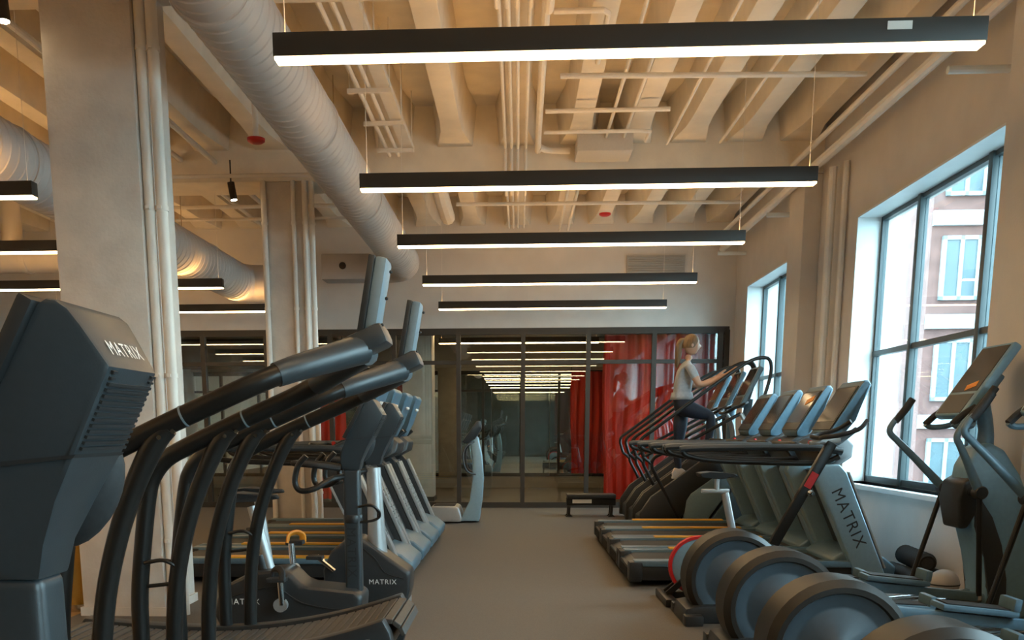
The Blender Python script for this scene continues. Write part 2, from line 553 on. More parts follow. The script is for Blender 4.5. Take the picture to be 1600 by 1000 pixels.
# ------------------------------------------------------------------ linear lamps
LROWS = (4.705, 7.115, 9.235, 11.595, 13.88)
LZ = 2.97
def lamp(xa, xb, y, label, group):
    root = thing('linear_pendant_lamp', ((xa + xb) / 2, y, LZ), label, 'lamp', group)
    h = MB()
    h.box(xa, xb, y - 0.045, y + 0.045, LZ + 0.012, LZ + 0.115)
    h.build('housing', 'black_frame', root, bevel=0.004)
    MB().box(xa + 0.006, xb - 0.006, y - 0.04, y + 0.04, LZ, LZ + 0.0125).build('lens', 'lamp_lens', root, smooth=False)
    MB().box(xa + 0.05, xb - 0.05, y - 0.03, y + 0.03, LZ + 0.1145, LZ + 0.1152).build('uplight_lens', 'lamp_uplight', root, smooth=False)
    for x in (xa + 0.05, xb - 0.05):
        MB().tube([(x, y, LZ + 0.11), (x, y, SLAB)], 0.0025, n=6).build('suspension_wire', 'pipe_paint', root)
    return root
names = ['nearest', 'second', 'third', 'fourth', 'farthest']
for i, y in enumerate(LROWS):
    r = lamp(-1.157, 2.108, y, '%s long black linear lamp hanging over the central aisle' % names[i], 'linear lamps over the aisle')
    if i == 0:
        MB().box(1.66, 1.77, y - 0.0475, y - 0.045, LZ + 0.065, LZ + 0.10).build('label_plate', 'label_white', r, label='small white label on lamp housing')
for k, y in enumerate((2.35, 0.0, -2.35)):  # unseen lamp rows, added to light the near machines
    lamp(-1.157, 2.108, y, 'added linear lamp over the aisle, %s out of view' % ['first', 'second', 'third'][k], 'linear lamps over the aisle')
    lamp(-6.87, -3.61, y, 'added linear lamp left of the columns, %s out of view' % ['first', 'second', 'third'][k], 'linear lamps on the left side')
lamp(-6.87, -3.61, LROWS[0], 'added left linear lamp, out of view, level with the nearest aisle lamp', 'linear lamps on the left side')  # unseen too, added for light on the near machines
for i, y in enumerate(LROWS[1:]):
    lamp(-6.87, -3.61, y + 0.05, '%s black linear lamp left of the columns' % ['nearest', 'second', 'third', 'farthest'][i], 'linear lamps on the left side')

# ------------------------------------------------------------------ ducts
def duct(x, z, r, y0, y1):
    mb = MB()
    pr = []
    y = y0
    while y < y1:
        pr += [(r, y), (r, y + 0.100), (r + 0.007, y + 0.108), (r + 0.007, y + 0.116), (r, y + 0.124)]
        y += 0.124
    mb.lathe(pr, (x, 0, z), 'y', 36)
    return mb
R1 = 0.235
t = thing('spiral_duct', (-1.68, 8.0, 3.66 - R1), 'large white spiral duct running beside the aisle lamps', 'duct')
duct(-1.68, 3.66, R1, 1.2, 13.95).build('duct_run', 'duct_paint', t)
eb = MB()
eb.tube([(-1.68, 13.9, 3.66), (-1.70, 14.08, 3.655), (-1.80, 14.22, 3.65), (-1.98, 14.28, 3.64)], [R1 + 0.004, R1 + 0.004, R1, R1 - 0.01], n=30, sub=4)
eb.build('elbow', 'duct_paint', t)
for y in (3.0, 5.4, 7.8, 10.2, 12.6):
    MB().lathe([(R1 + 0.012, y), (R1 + 0.016, y + 0.01), (R1 + 0.016, y + 0.05), (R1 + 0.012, y + 0.06)], (-1.68, 0, 3.66), 'y', 36).build('joint_band', 'duct_paint', t)
    MB().tube([(-1.68 - R1 - 0.01, y + 0.03, 3.66), (-1.68 - R1 - 0.01, y + 0.03, SLAB)], 0.005, n=6).build('hanger', 'steel', t)
MB().box(-2.89, -1.9, 14.06, 14.46, 3.44, 3.80).build('outlet_box', 'duct_paint', t, bevel=0.02)
MB().lathe([(0.0, 14.045), (0.05, 14.045), (0.05, 14.06)], (-2.575, 0, 3.63), 'y', 16).build('outlet_hole', 'black_frame', t, label='small round black opening')
R2 = 0.27
t = thing('spiral_duct', (-4.15, 8.0, 3.42 - R2), 'white spiral duct on the left passing behind the foreground column', 'duct')
duct(-4.15, 3.42, R2, 1.2, 13.95).build('duct_run', 'duct_paint', t)
MB().tube([(-4.15, 13.9, 3.42), (-4.13, 14.1, 3.42), (-4.02, 14.25, 3.42), (-3.8, 14.3, 3.42), (-3.2, 14.3, 3.42)], [R2 + 0.004, R2 + 0.004, R2, R2, R2], n=30, sub=4).build('elbow', 'duct_paint', t)
for y in (3.0, 5.4, 7.8, 10.2, 12.6):
    MB().lathe([(R2 + 0.012, y), (R2 + 0.016, y + 0.01), (R2 + 0.016, y + 0.05), (R2 + 0.012, y + 0.06)], (-4.15, 0, 3.42), 'y', 36).build('joint_band', 'duct_paint', t)
    MB().tube([(-4.15 - R2 - 0.01, y + 0.03, 3.42), (-4.15 - R2 - 0.01, y + 0.03, SLAB)], 0.005, n=6).build('hanger', 'steel', t)
# round branch ducts farther left
t = thing('branch_duct', (-6.6, 12.4, 3.1), 'short round branch duct far left between the lamps', 'duct')
MB().lathe([(0.2, -6.9), (0.2, -6.45), (0.215, -6.44), (0.215, -6.38), (0.2, -6.37), (0.2, -5.7)], (0, 12.4, 3.5), 'x', 28).build('duct_run', 'duct_paint', t)
MB().lathe([(0.13, 3.5), (0.13, 4.2)], (-6.6, 12.4, 0), 'z', 20).build('riser', 'duct_paint', t)

# ------------------------------------------------------------------ ceiling services: painted conduits, each its own run
def pipe(pts, r, label, cat='pipe', name='conduit', group=None, sub=1, mt='pipe_paint', clips=None):
    o = MB().tube(pts, r, n=10, sub=sub).build(name, mt)
    tag(o, label, cat, group)
    return o
ZP = 4.36
for k, x in enumerate((-0.16, -0.09, -0.02, 0.07)):
    pipe([(x, 2.0, ZP), (x, 6.0, ZP), (x, 6.1, ZP - 0.28), (x, 6.82, ZP - 0.30), (x, 6.9, ZP), (x, 11.05, ZP), (x, 11.15, ZP - 0.3), (x, 11.85, ZP - 0.31), (x, 11.95, ZP), (x, 15.2, ZP)], 0.017,
         '%s thin conduit of the bundle under the central joist' % ['leftmost', 'second from left', 'third from left', 'rightmost'][k], group='conduit bundle under the central joist')
pipe([(0.19, 2.2, 4.33), (0.19, 6.0, 4.33), (0.19, 6.1, 4.03), (0.19, 6.8, 4.03), (0.19, 6.95, 4.33), (0.2, 10.75, 4.33), (0.23, 10.95, 4.33), (0.33, 11.07, 4.33), (0.56, 11.1, 4.33)], 0.034, 'thicker white pipe that bends right before the ceiling girder', sub=5)
for k, x in enumerate((-1.46, -1.36)):
    pipe([(x, 7.0, 4.30), (x, 11.05, 4.30)], 0.022, '%s pipe of the hung pair right of the big duct' % ['left', 'right'][k], group='hung pipe pair right of the big duct')
t = thing('pipe_hanger_frame', (-1.4, 9.5, 4.2), 'ladder of white strut hangers carrying the pipe pair', 'hanger')
for y in (8.0, 8.9, 9.8, 10.7):
    MB().box(-1.55, -1.15, y, y + 0.035, 4.24, 4.276).build('strut', 'pipe_paint', t)
    for x in (-1.53, -1.17):
        MB().tube([(x, y + 0.017, 4.25), (x, y + 0.017, SLAB)], 0.006, n=6).build('rod', 'pipe_paint', t)
MB().box(-1.29, -1.17, 7.2, 10.95, 4.30, 4.36).build('tray', 'pipe_paint', t)
# flexible round run dropping past the second lamp
pipe([(-1.0, 11.95, 4.28), (-1.0, 12.4, 4.22), (-1.0, 13.0, 4.2), (-1.0, 13.7, 4.2)], 0.10, 'short fat white pipe below the ceiling right of the duct', sub=5)
# cross runs
pipe([(0.35, 8.75, 4.29), (3.0, 8.85, 4.29)], 0.024, 'thin pipe crossing the ceiling between first and second aisle lamps')
pipe([(-0.85, 13.2, 4.26), (3.0, 13.3, 4.26)], 0.024, 'thin pipe crossing the ceiling beyond the second aisle lamp')
pipe([(0.25, 9.7, 4.305), (1.45, 9.7, 4.305)], 0.022, 'short cross pipe beside the bent pipe')
pipe([(0.25, 10.35, 4.305), (1.25, 10.35, 4.305), (1.35, 10.38, 4.305), (1.35, 10.7, 4.305)], 0.02, 'short cross pipe in front of the grey ceiling box')
pipe([(0.25, 7.6, 4.34), (0.62, 7.6, 4.34), (0.66, 7.65, 4.34), (0.66, 8.6, 4.34)], 0.022, 'small angled pipe above the nearest aisle lamp')
for k, (x, y0, y1) in enumerate(((0.93, 7.0, 11.0), (1.12, 8.4, 11.0), (1.62, 7.0, 11.0), (2.2, 7.0, 11.0))):
    pipe([(x, y0, 4.36), (x, y1, 4.36)], 0.017, '%s thin conduit right of the conduit bundle' % ['first', 'second', 'third', 'fourth'][k], group='thin conduits toward the window wall')
for k, x in enumerate((0.62, 0.75)):
    pipe([(x, 11.95, 4.30), (x, 15.1, 4.30)], 0.022, '%s of two conduits beyond the far girder' % ['left', 'right'][k], group='two conduits beyond the far girder')
pipe([(3.14, 2.0, 4.01), (3.14, 15.2, 4.01)], 0.05, 'long white pipe along the top of the window wall', cat='pipe')
pipe([(3.05, 2.0, 4.16), (3.05, 15.2, 4.16)], 0.03, 'thinner pipe beside the long pipe on the window wall')
for k, (y, z) in enumerate(((7.15, 3.72), (11.95, 3.80), (14.75, 3.86))):
    o = MB().tube([(2.98, y, z), (WX, y, z)], 0.028, n=10).build('pipe_bracket', 'trim_paint')
    tag(o, '%s short white bracket arm sticking out of the window wall' % ['nearest', 'middle', 'farthest'][k], 'bracket', 'bracket arms on window wall')
for k, (x, y) in enumerate(((3.30, 10.55), (3.36, 10.32), (3.33, 12.0))):
    pipe([(x, y, 0.0), (x, y, 3.97)], 0.045 if k == 0 else 0.032, ['thick vertical white pipe between the two windows', 'thin vertical white pipe at the edge of the near window', 'vertical white pipe at the edge of the far window'][k], name='vertical_pipe')
# left-side services
for k, (x, y0, y1, z) in enumerate(((-3.5, 7.0, 15.0, 4.3), (-3.9, 7.0, 15.0, 4.33), (-5.6, 4.0, 15.0, 4.3))):
    pipe([(x, y0, z), (x, y1, z)], 0.03, ['thin white pipe under the joists just left of the columns', 'second white pipe under the joists left of the columns', 'white pipe under the joists far left'][k])
pipe([(-5.8, 10.7, 4.02), (-2.2, 10.7, 4.02)], 0.022, 'cross pipe at the girder between the two columns')
pipe([(-6.5, 12.9, 4.2), (-2.0, 12.9, 4.2)], 0.025, 'cross pipe behind the farther column')
pipe([(-6.5, 13.4, 4.15), (-2.0, 13.4, 4.15)], 0.02, 'lower cross pipe behind the farther column')
o = MB().box(0.62, 1.22, 10.72, 11.16, 4.22, 4.40).build('ceiling_box', 'box_grey', bevel=0.01)
tag(o, 'flat grey junction box under the ceiling beside the girder', 'box')
g = thing('wall_grille', (2.14, WY - 0.02, 3.68), 'grey ventilation grille high on the back wall', 'vent')
MB().box(1.69, 2.59, WY - 0.03, WY, 3.68, 3.94).build('frame', 'grille', g)
for k in range(7):
    MB().obox((2.14, WY - 0.035, 3.705 + k * 0.034), (0.86, 0.02, 0.006), (1, 0, 0), (0, 0.5, 1)).build('slat', 'grille', g)
for (x, y, z, zc, lb) in ((-2.58, 9.6, 4.03, SLAB, 'dark red round alarm hanging left of the big duct'), (1.27, 14.6, 4.38, JOIST, 'red round alarm under the ceiling near the back wall')):
    a = thing('fire_alarm', (x, y, z), lb, 'alarm', 'round red alarms')
    MB().lathe([(0.0, z), (0.06, z + 0.004), (0.085, z + 0.02), (0.088, z + 0.045), (0.07, z + 0.05)], (x, y, 0), 'z', 24).build('body', 'red', a)
    MB().lathe([(0.03, z + 0.05), (0.03, zc)], (x, y, 0), 'z', 12).build('mount', 'pipe_paint', a)
def spot(x, y, z, top, ang, label):
    a = thing('track_spotlight', (x, y, z), label, 'spotlight', 'black spotlights')
    d = Vector((math.sin(ang), 0, -math.cos(ang)))
    p = Vector((x, y, z + 0.2))
    MB().tube([p, p + d * 0.19], 0.04, n=16).build('barrel', 'black_frame', a)
    MB().tube([p + d * 0.188, p + d * 0.194], 0.034, n=16).build('lens', 'spot_lens', a)
    MB().tube([(x, y, z + 0.18), (x, y, top)], 0.009, n=8).build('stem', 'black_frame', a)
spot(-3.28, 11.05, 3.84, GIRD + 0.2, 0.15, 'small black spotlight left of the farther column')
spot(-3.17, 6.05, 3.72, GIRD + 0.2, 0.05, 'black spotlight at the top left above the foreground column')

# ------------------------------------------------------------------ curtains in the studio
def curtain(x0, x1, y, z0, z1, label, amp=0.07, per=0.17, seed=1):
    rnd = random.Random(seed)
    mb = MB()
    nx = int((x1 - x0) / 0.022)
    nz = 14
    ph = [rnd.uniform(-0.6, 0.6) for _ in range(60)]
    vs, fs = [], []
    for th in (0, 0.006):
        for j in range(nz + 1):
            t_ = j / nz
            z = z0 + (z1 - z0) * t_
            for i in range(nx + 1):
                u = i / nx
                x = x0 + (x1 - x0) * u
                a = amp * (1.15 - 0.5 * t_) * (0.75 + 0.25 * math.sin(u * 11 + seed))
                k = x / per
                yy = y + a * math.sin(2 * PI * k + ph[int(k) % 60]) + 0.3 * a * math.sin(4.3 * PI * k + 2 * t_)
                vs.append((x + 0.03 * math.sin(5 * t_ + k), yy + th, z))
    W = nx + 1
    B = W * (nz + 1)
    for j in range(nz):
        for i in range(nx):
            a = j * W + i
            fs.append((a, a + 1, a + W + 1, a + W))
            fs.append((B + a, B + a + W, B + a + W + 1, B + a + 1))
    mb.add(vs, fs)
    t = thing('red_curtain', ((x0 + x1) / 2, y, 0), label, 'curtain', 'red studio curtains')
    mb.build('cloth', 'curtain_red', t, ang=180)
    MB().tube([(x0 - 0.1, y, z1 + 0.015), (x1 + 0.03, y, z1 + 0.015)], 0.018, n=8).build('rail', 'black_frame', t)
    for xx in (x0, x1):
        MB().tube([(xx, y, z1 + 0.015), (xx, y, 3.2)], 0.008, n=6).build('rail_hanger', 'black_frame', t)
curtain(1.42, 3.28, 15.85, 0.10, 2.80, 'long red curtain behind the glass at the right end', 0.075, 0.19, 3)
curtain(-3.35, -2.95, 15.9, 0.10, 2.5, 'narrow red curtain behind the glass beside the farther column', 0.05, 0.15, 5)
t = thing('added_studio_column', (-1.72, 17.0, 0), 'added pale square column standing behind the glass partition', 'column')  # added column, fills in for a pale patch in the glass
t['kind'] = 'structure'
MB().box(-2.05, -1.52, 16.7, 17.25, 0, 3.2).build('shaft', 'column_paint', t, bevel=0.02)
MB().box(-2.07, -1.50, 16.68, 17.27, 0, 0.08).build('base_trim', 'black_frame', t)
for k, (x, y) in enumerate(((-0.2, 17.2), (-0.2, 19.2))):  # lamps added to light the studio
    r = lamp(-1.6, 1.6, y, '%s added linear lamp inside the glazed studio' % ['nearer', 'farther'][k], 'added studio lamps')

# ------------------------------------------------------------------ outside: street and facing building
MB().box(WX + 0.45, 60, -40, 70, -4.2, -4.0).build('ground_outside', 'asphalt', kind='structure', smooth=False)
def facade(y, x0, x1, z1, bay, fl, wallm, label, phase, winw=0.32):
    # street front facing the gym (normal -y)
    t = thing('apartment_building', ((x0 + x1) / 2, y + 3, -4.0), label, 'building')
    MB().box(x0, x1, y, y + 7, -4.0, z1).build('wall', wallm, t, smooth=False)
    MB().box(x0 - 0.1, x1 + 0.1, y - 0.15, y + 7.1, z1, z1 + 0.35).build('cornice', 'concrete_far', t, smooth=False)
    n = int((x1 - x0) / bay); m = int((z1 + 3.2) / fl)
    w = None
    for i in range(n):
        for j in range(m):
            xc = x0 + (i + 0.5) * bay; zb = -3.2 + j * fl
            if w is None:
                wb_ = bay * winw
                w = MB()
                w.box(xc - wb_, xc + wb_, y - 0.10, y + 0.02, zb, zb + 0.10); w.box(xc - wb_, xc + wb_, y - 0.10, y + 0.02, zb + fl * 0.62 - 0.1, zb + fl * 0.62)
                for xx in (xc - wb_ + 0.05, xc, xc + wb_ - 0.05):
                    w.box(xx - 0.05, xx + 0.05, y - 0.10, y + 0.02, zb, zb + fl * 0.62)
                w = w.build('window', 'far_white', t, smooth=False)
                x00, z00 = xc, zb
                p = MB()
                for q in (-1, 1):
                    p.box(xc + q * wb_ / 2 - wb_ / 2 + 0.05, xc + q * wb_ / 2 + wb_ / 2 - 0.05, y - 0.06, y - 0.02, zb + 0.1, zb + fl * 0.62 - 0.1)
                p.build('pane', 'far_glass', w, smooth=False)
            else:
                c = w.copy(); COL.objects.link(c); c.parent = t
                c.location = (xc - x00, 0, zb - z00)
                for q in w.children:
                    d = q.copy(); COL.objects.link(d); d.parent = c
    for j in range(m):
        zb = -3.2 + j * fl
        MB().box(x0, x1, y - 0.12, y + 0.02, zb - fl * 0.28, zb - fl * 0.14).build('floor_band', 'far_white', t, smooth=False)
    for i in range(phase, n, 2):
        for j in range(1, m):
            xc = x0 + (i + 0.5) * bay; zb = -3.2 + j * fl - 0.25
            bl = MB().box(xc - bay * 0.45, xc + bay * 0.45, y - 1.2, y, zb, zb + 0.16).build('balcony', 'concrete_far', t, smooth=False)
            MB().box(xc - bay * 0.45, xc + bay * 0.45, y - 1.2, y - 1.15, zb + 0.16, zb + 1.05).build('railing', 'far_glass', bl, smooth=False)
facade(26.0, 10.75, 18.5, 17.0, 1.55, 2.6, 'brick', 'brick apartment building with balconies seen through the near window', 1)
facade(38.0, 11.2, 16.6, 13.0, 1.8, 2.8, 'concrete_far', 'pale building farther down the street outside', 0)

# ================================================================== MACHINES
NEAR = 0.0012
# ---- upright exercise bikes (facing +x) ---------------------------------------
def loop_cage(root, x, y, z, s=1.0, name='bottle_cage'):
    mb = MB()
    mb.tube([(x, y - 0.03, z), (x + 0.07 * s, y - 0.035, z + 0.012), (x + 0.115 * s, y - 0.02, z - 0.02), (x + 0.12 * s, y, z - 0.06), (x + 0.08 * s, y, z - 0.085), (x, y - 0.01, z - 0.095)], 0.008, n=8, sub=5)
    mb.tube([(x, y + 0.03, z), (x + 0.07 * s, y + 0.035, z + 0.0), (x + 0.105 * s, y + 0.02, z - 0.03), (x + 0.11 * s, y, z - 0.065)], 0.007, n=8, sub=5)
    return mb.build(name, 'black_metal', root)

def bike_console(root, x, y, z=1.0):
    # head on the mast, back of the display with vents and lettering
    prof = [(-0.052, 0.0, 0.050), (0.052, 0.0, 0.050), (0.066, 0.06, 0.056), (0.10, 0.135, 0.074), (0.142, 0.215, 0.086), (0.178, 0.29, 0.092), (0.206, 0.352, 0.090),
            (0.172, 0.415, 0.102), (0.157, 0.440, 0.108), (0.142, 0.452, 0.112), (0.128, 0.455, 0.114), (0.116, 0.446, 0.116),
            (0.045, 0.31, 0.118), (-0.012, 0.20, 0.104), (-0.058, 0.11, 0.074), (-0.058, 0.05, 0.054)]
    K = 0.92
    z += 0.02
    head = MB().prism_w([(x + a, z + b * K, w) for (a, b, w) in prof], y).build('console_head', 'console_shell', root, bevel=0.008, ang=30)
    # vent louvres across the back face (normal +x, tilted down)
    for k in range(14):
        t = 0.06 + k * 0.068
        ax = 0.142 + (0.206 - 0.142) * t
        az = (0.215 + (0.352 - 0.215) * t) * K
        w = 0.079
        if k >= 12:
            for s in (-1, 1):
                MB().obox((x + ax + 0.002, y + s * 0.072, z + az), (0.005, 0.016, 0.0035), (0.137, 0, -0.064), (0.42, 0, 0.9)).build('vent_louvre', 'lettering_dark', head)
        else:
            MB().obox((x + ax + 0.002, y, z + az), (0.0045, 2 * w, 0.006), (0.42, 0, 0.9), (0.9, 0, -0.42)).build('vent_louvre', 'lettering_dark', head)
    # neck cover seam and lower lip
    MB().prism_w([(x + 0.143, z + 0.214 * K, 0.0868), (x + 0.139, z + 0.208 * K, 0.0868), (x - 0.012, z + 0.190 * K, 0.1045), (x - 0.014, z + 0.198 * K, 0.1055)], y).build('seam', 'black_plastic', head)
    nd = Vector((0.063 * K, 0, 0.034)).normalized()
    c = Vector((x + 0.189, y + 0.004, z + 0.3835 * K)) + nd * 0.001
    lettering('MATRIX', 0.118, c, (0, 1, 0), (-0.034, 0, 0.063 * K), 'lettering_white', head, label='white lettering on the console back', wide=1.15)
    MB().ball((x + 0.055, y + 0.115, z + 0.13), 0.062, 0.045, 0.105, n=18, m=12, tilt=0.5).build('side_pod', 'rubber_black', head)
    # display on the rider side
    d = Vector((0.128, 0, 0.246 * K)).normalized()
    n = Vector((-0.246 * K, 0, 0.128)).normalized()
    cc = Vector((x + 0.052, y, z + 0.325 * K)) + n * 0.010
    bz = MB().obox(cc, (0.265, 0.26, 0.024), d, n).build('display_bezel', 'black_plastic', root, bevel=0.006)
    MB().obox(cc + n * 0.013, (0.22, 0.225, 0.002), d, n).build('display', 'screen', bz)
    return head

def bike_handles(root, x, y, z=1.0):
    for s in (-1, 1):
        MB().tube([(x - 0.05, y + s * 0.04, z - 0.02), (x - 0.10, y + s * 0.16, z - 0.03), (x - 0.18, y + s * 0.24, z - 0.08), (x - 0.26, y + s * 0.25, z - 0.09), (x - 0.29, y + s * 0.25, z - 0.04), (x - 0.27, y + s * 0.25, z + 0.05), (x - 0.22, y + s * 0.25, z + 0.11)], 0.017, n=10, sub=5).build('handlebar', 'black_metal', root)
    MB().tube([(x - 0.06, y - 0.06, z + 0.03), (x - 0.2, y - 0.10, z + 0.05), (x - 0.33, y - 0.06, z + 0.06), (x - 0.35, y, z + 0.06), (x - 0.33, y + 0.06, z + 0.06), (x - 0.2, y + 0.10, z + 0.05), (x - 0.06, y + 0.06, z + 0.03)], 0.018, n=10, sub=5).build('elbow_rest', 'rubber_black', root)

def bike(x, y, label):
    root = thing('exercise_bike', (x - 0.45, y, 0), label, 'exercise bike', 'upright exercise bikes')
    bd = MB()
    bd.prism([(x - 0.80, 0.06), (x + 0.05, 0.06), (x + 0.07, 0.27), (x + 0.02, 0.30), (x - 0.25, 0.325), (x - 0.30, 0.34), (x - 0.37, 0.415), (x - 0.42, 0.43), (x - 0.60, 0.41), (x - 0.74, 0.345), (x - 0.82, 0.26), (x - 0.84, 0.14)], y - 0.15, y + 0.15)
    b = bd.build('body_shroud', 'dark_shell', root, bevel=0.035, seg=3)
    lettering('MATRIX', 0.20, (x - 0.655, y - 0.1512, 0.235), (1, 0, 0), (0, 0, 1), 'lettering_white', b, label='white lettering on the bike body')
    # raised seam on the shroud
    MB().tube([(x - 0.80, y - 0.150, 0.24), (x - 0.6, y - 0.152, 0.30), (x - 0.45, y - 0.152, 0.32), (x - 0.30, y - 0.152, 0.23), (x - 0.1, y - 0.152, 0.19), (x + 0.06, y - 0.150, 0.185)], 0.005, n=6, sub=4).build('seam', 'black_plastic', b)
    # mast
    m = MB()
    m.prism([(x - 0.05 , y - 0.045), (x + 0.05, y - 0.045), (x + 0.05, y + 0.045), (x - 0.05, y + 0.045)], 0.10, 1.025, axis='z')
    ms = m.build('mast', 'console_shell', root, bevel=0.022, seg=4)
    lettering('MATRIX', 0.30, (x - 0.004, y - 0.0458, 0.52), (0, 0, -1), (1, 0, 0), 'lettering_dark', ms, label='dark vertical lettering on the mast')
    MB().lathe([(0.055, 0.70), (0.058, 0.705), (0.058, 0.745), (0.055, 0.75)], (x, y, 0), 'z', 20).build('cage_clamp', 'black_plastic', root)
    loop_cage(root, x + 0.045, y - 0.02, 0.80)
    bike_console(root, x, y, 1.0)
    bike_handles(root, x, y, 1.0)
    # saddle and post
    MB().tube([(x - 0.52, y, 0.40), (x - 0.62, y, 0.80)], 0.032, n=12).build('seat_post', 'silver_paint', root)
    MB().tube([(x - 0.56, y, 0.40), (x - 0.585, y, 0.5)], 0.042, n=12).build('seat_tube', 'black_plastic', root)
    sd = MB()
    sd.prism_w([(x - 0.78, 0.84, 0.09), (x - 0.80, 0.875, 0.12), (x - 0.70, 0.885, 0.115), (x - 0.55, 0.875, 0.05), (x - 0.46, 0.87, 0.025), (x - 0.45, 0.845, 0.02), (x - 0.56, 0.83, 0.04), (x - 0.70, 0.825, 0.085)], y)
    sd.build('saddle', 'rubber_black', root, bevel=0.015, seg=3)
    # cranks and pedals
    for s in (-1, 1):
        cz = -1 if s < 0 else 1
        cr = MB()
        cr.tube([(x - 0.42, y + s * 0.175, 0.385), (x - 0.42 - 0.01 * s, y + s * 0.18, 0.385 + cz * 0.165)], 0.021, n=12)
        c = cr.build('crank', 'chrome', root)
        MB().lathe([(0.042, 0), (0.042, 0.04)], (x - 0.42, y + s * 0.175 - 0.02, 0.385 + (0.165 * cz if s < 0 else 0)), 'y', 16).build('crank_cap', 'silver_paint', c)
        pd = MB()
        pz = 0.385 + cz * 0.165
        pd.obox((x - 0.42, y + s * 0.24, 0.385 if s < 0 else pz), (0.11, 0.09, 0.025))
        pd.build('pedal', 'rubber_black', c, bevel=0.006)
        qz = 0.385 if s < 0 else pz
        MB().tube([(x - 0.46, y + s * 0.20, qz), (x - 0.45, y + s * 0.21, qz + 0.05), (x - 0.41, y + s * 0.24, qz + 0.065), (x - 0.38, y + s * 0.27, qz + 0.045), (x - 0.38, y + s * 0.285, qz)], 0.012, n=8, sub=4, flat=1.8).build('pedal_strap', 'orange' if s > 0 else 'rubber_black', c)
    for xx in (x - 0.78, x + 0.0):
        MB().box(xx - 0.045, xx + 0.045, y - 0.27, y + 0.27, 0.0, 0.07).build('floor_bar', 'silver_paint', root, bevel=0.02)
    return root
bike(-0.80, 1.45, 'close exercise bike at the left edge showing its large console back')
bike(-1.0, 5.6, 'exercise bike with grey mast behind the curved treadmills')

# second kind: bike with tall front shroud
def shroud_bike(x, y, label):
    root = thing('exercise_bike', (x - 0.3, y, 0), label, 'exercise bike', 'upright exercise bikes')
    b = MB().prism([(x - 0.38, 0.06), (x + 0.19, 0.06), (x + 0.215, 0.16), (x + 0.22, 0.285), (x - 0.02, 0.455), (x - 0.13, 0.53), (x - 0.22, 0.52), (x - 0.33, 0.43), (x - 0.39, 0.30)], y - 0.14, y + 0.14).build('body_shroud', 'dark_shell', root, bevel=0.03, seg=3)
    lettering('MATRIX', 0.19, (x + 0.03, y - 0.1412, 0.22), (1, 0, 0), (0, 0, 1), 'lettering_white', b, label='white lettering on the bike shroud')
    MB().tube([(x - 0.14, y - 0.141, 0.48), (x - 0.02, y - 0.142, 0.38), (x + 0.05, y - 0.142, 0.28), (x + 0.18, y - 0.141, 0.24)], 0.005, n=6, sub=4).build('seam', 'black_plastic', b)
    MB().tube([(x - 0.02, y, 0.3), (x - 0.03, y, 0.62), (x - 0.04, y, 1.0)], [0.075, 0.06, 0.05], n=18, sub=3).build('mast', 'silver_paint', root)
    bike_console(root, x - 0.04, y, 1.0)
    bike_handles(root, x - 0.04, y, 1.0)
    MB().box(x - 1.0, x - 0.36, y - 0.06, y + 0.06, 0.08, 0.2).build('rear_beam', 'dark_shell', root, bevel=0.02)
    MB().tube([(x - 0.78, y, 0.18), (x - 0.86, y, 0.78)], 0.032, n=12).build('seat_post', 'silver_paint', root)
    MB().prism_w([(x - 1.0, 0.82, 0.09), (x - 1.02, 0.855, 0.12), (x - 0.92, 0.865, 0.115), (x - 0.77, 0.855, 0.05), (x - 0.68, 0.85, 0.025), (x - 0.67, 0.825, 0.02), (x - 0.92, 0.805, 0.085)], y).build('saddle', 'rubber_black', root, bevel=0.015, seg=3)
    for s in (-1, 1):
        c = MB().tube([(x - 0.3, y + s * 0.165, 0.3), (x - 0.3 + s * 0.12, y + s * 0.17, 0.3 - s * 0.1)], 0.018, n=10).build('crank', 'chrome', root)
        MB().obox((x - 0.3 + s * 0.12, y + s * 0.225, 0.3 - s * 0.1), (0.11, 0.09, 0.025)).build('pedal', 'rubber_black', c, bevel=0.006)
    for xx in (x - 0.95, x + 0.14):
        MB().box(xx - 0.045, xx + 0.045, y - 0.25, y + 0.25, 0, 0.08).build('floor_bar', 'silver_paint', root, bevel=0.02)
shroud_bike(-0.96, 6.45, 'exercise bike with tall dark front shroud next to the left treadmills')

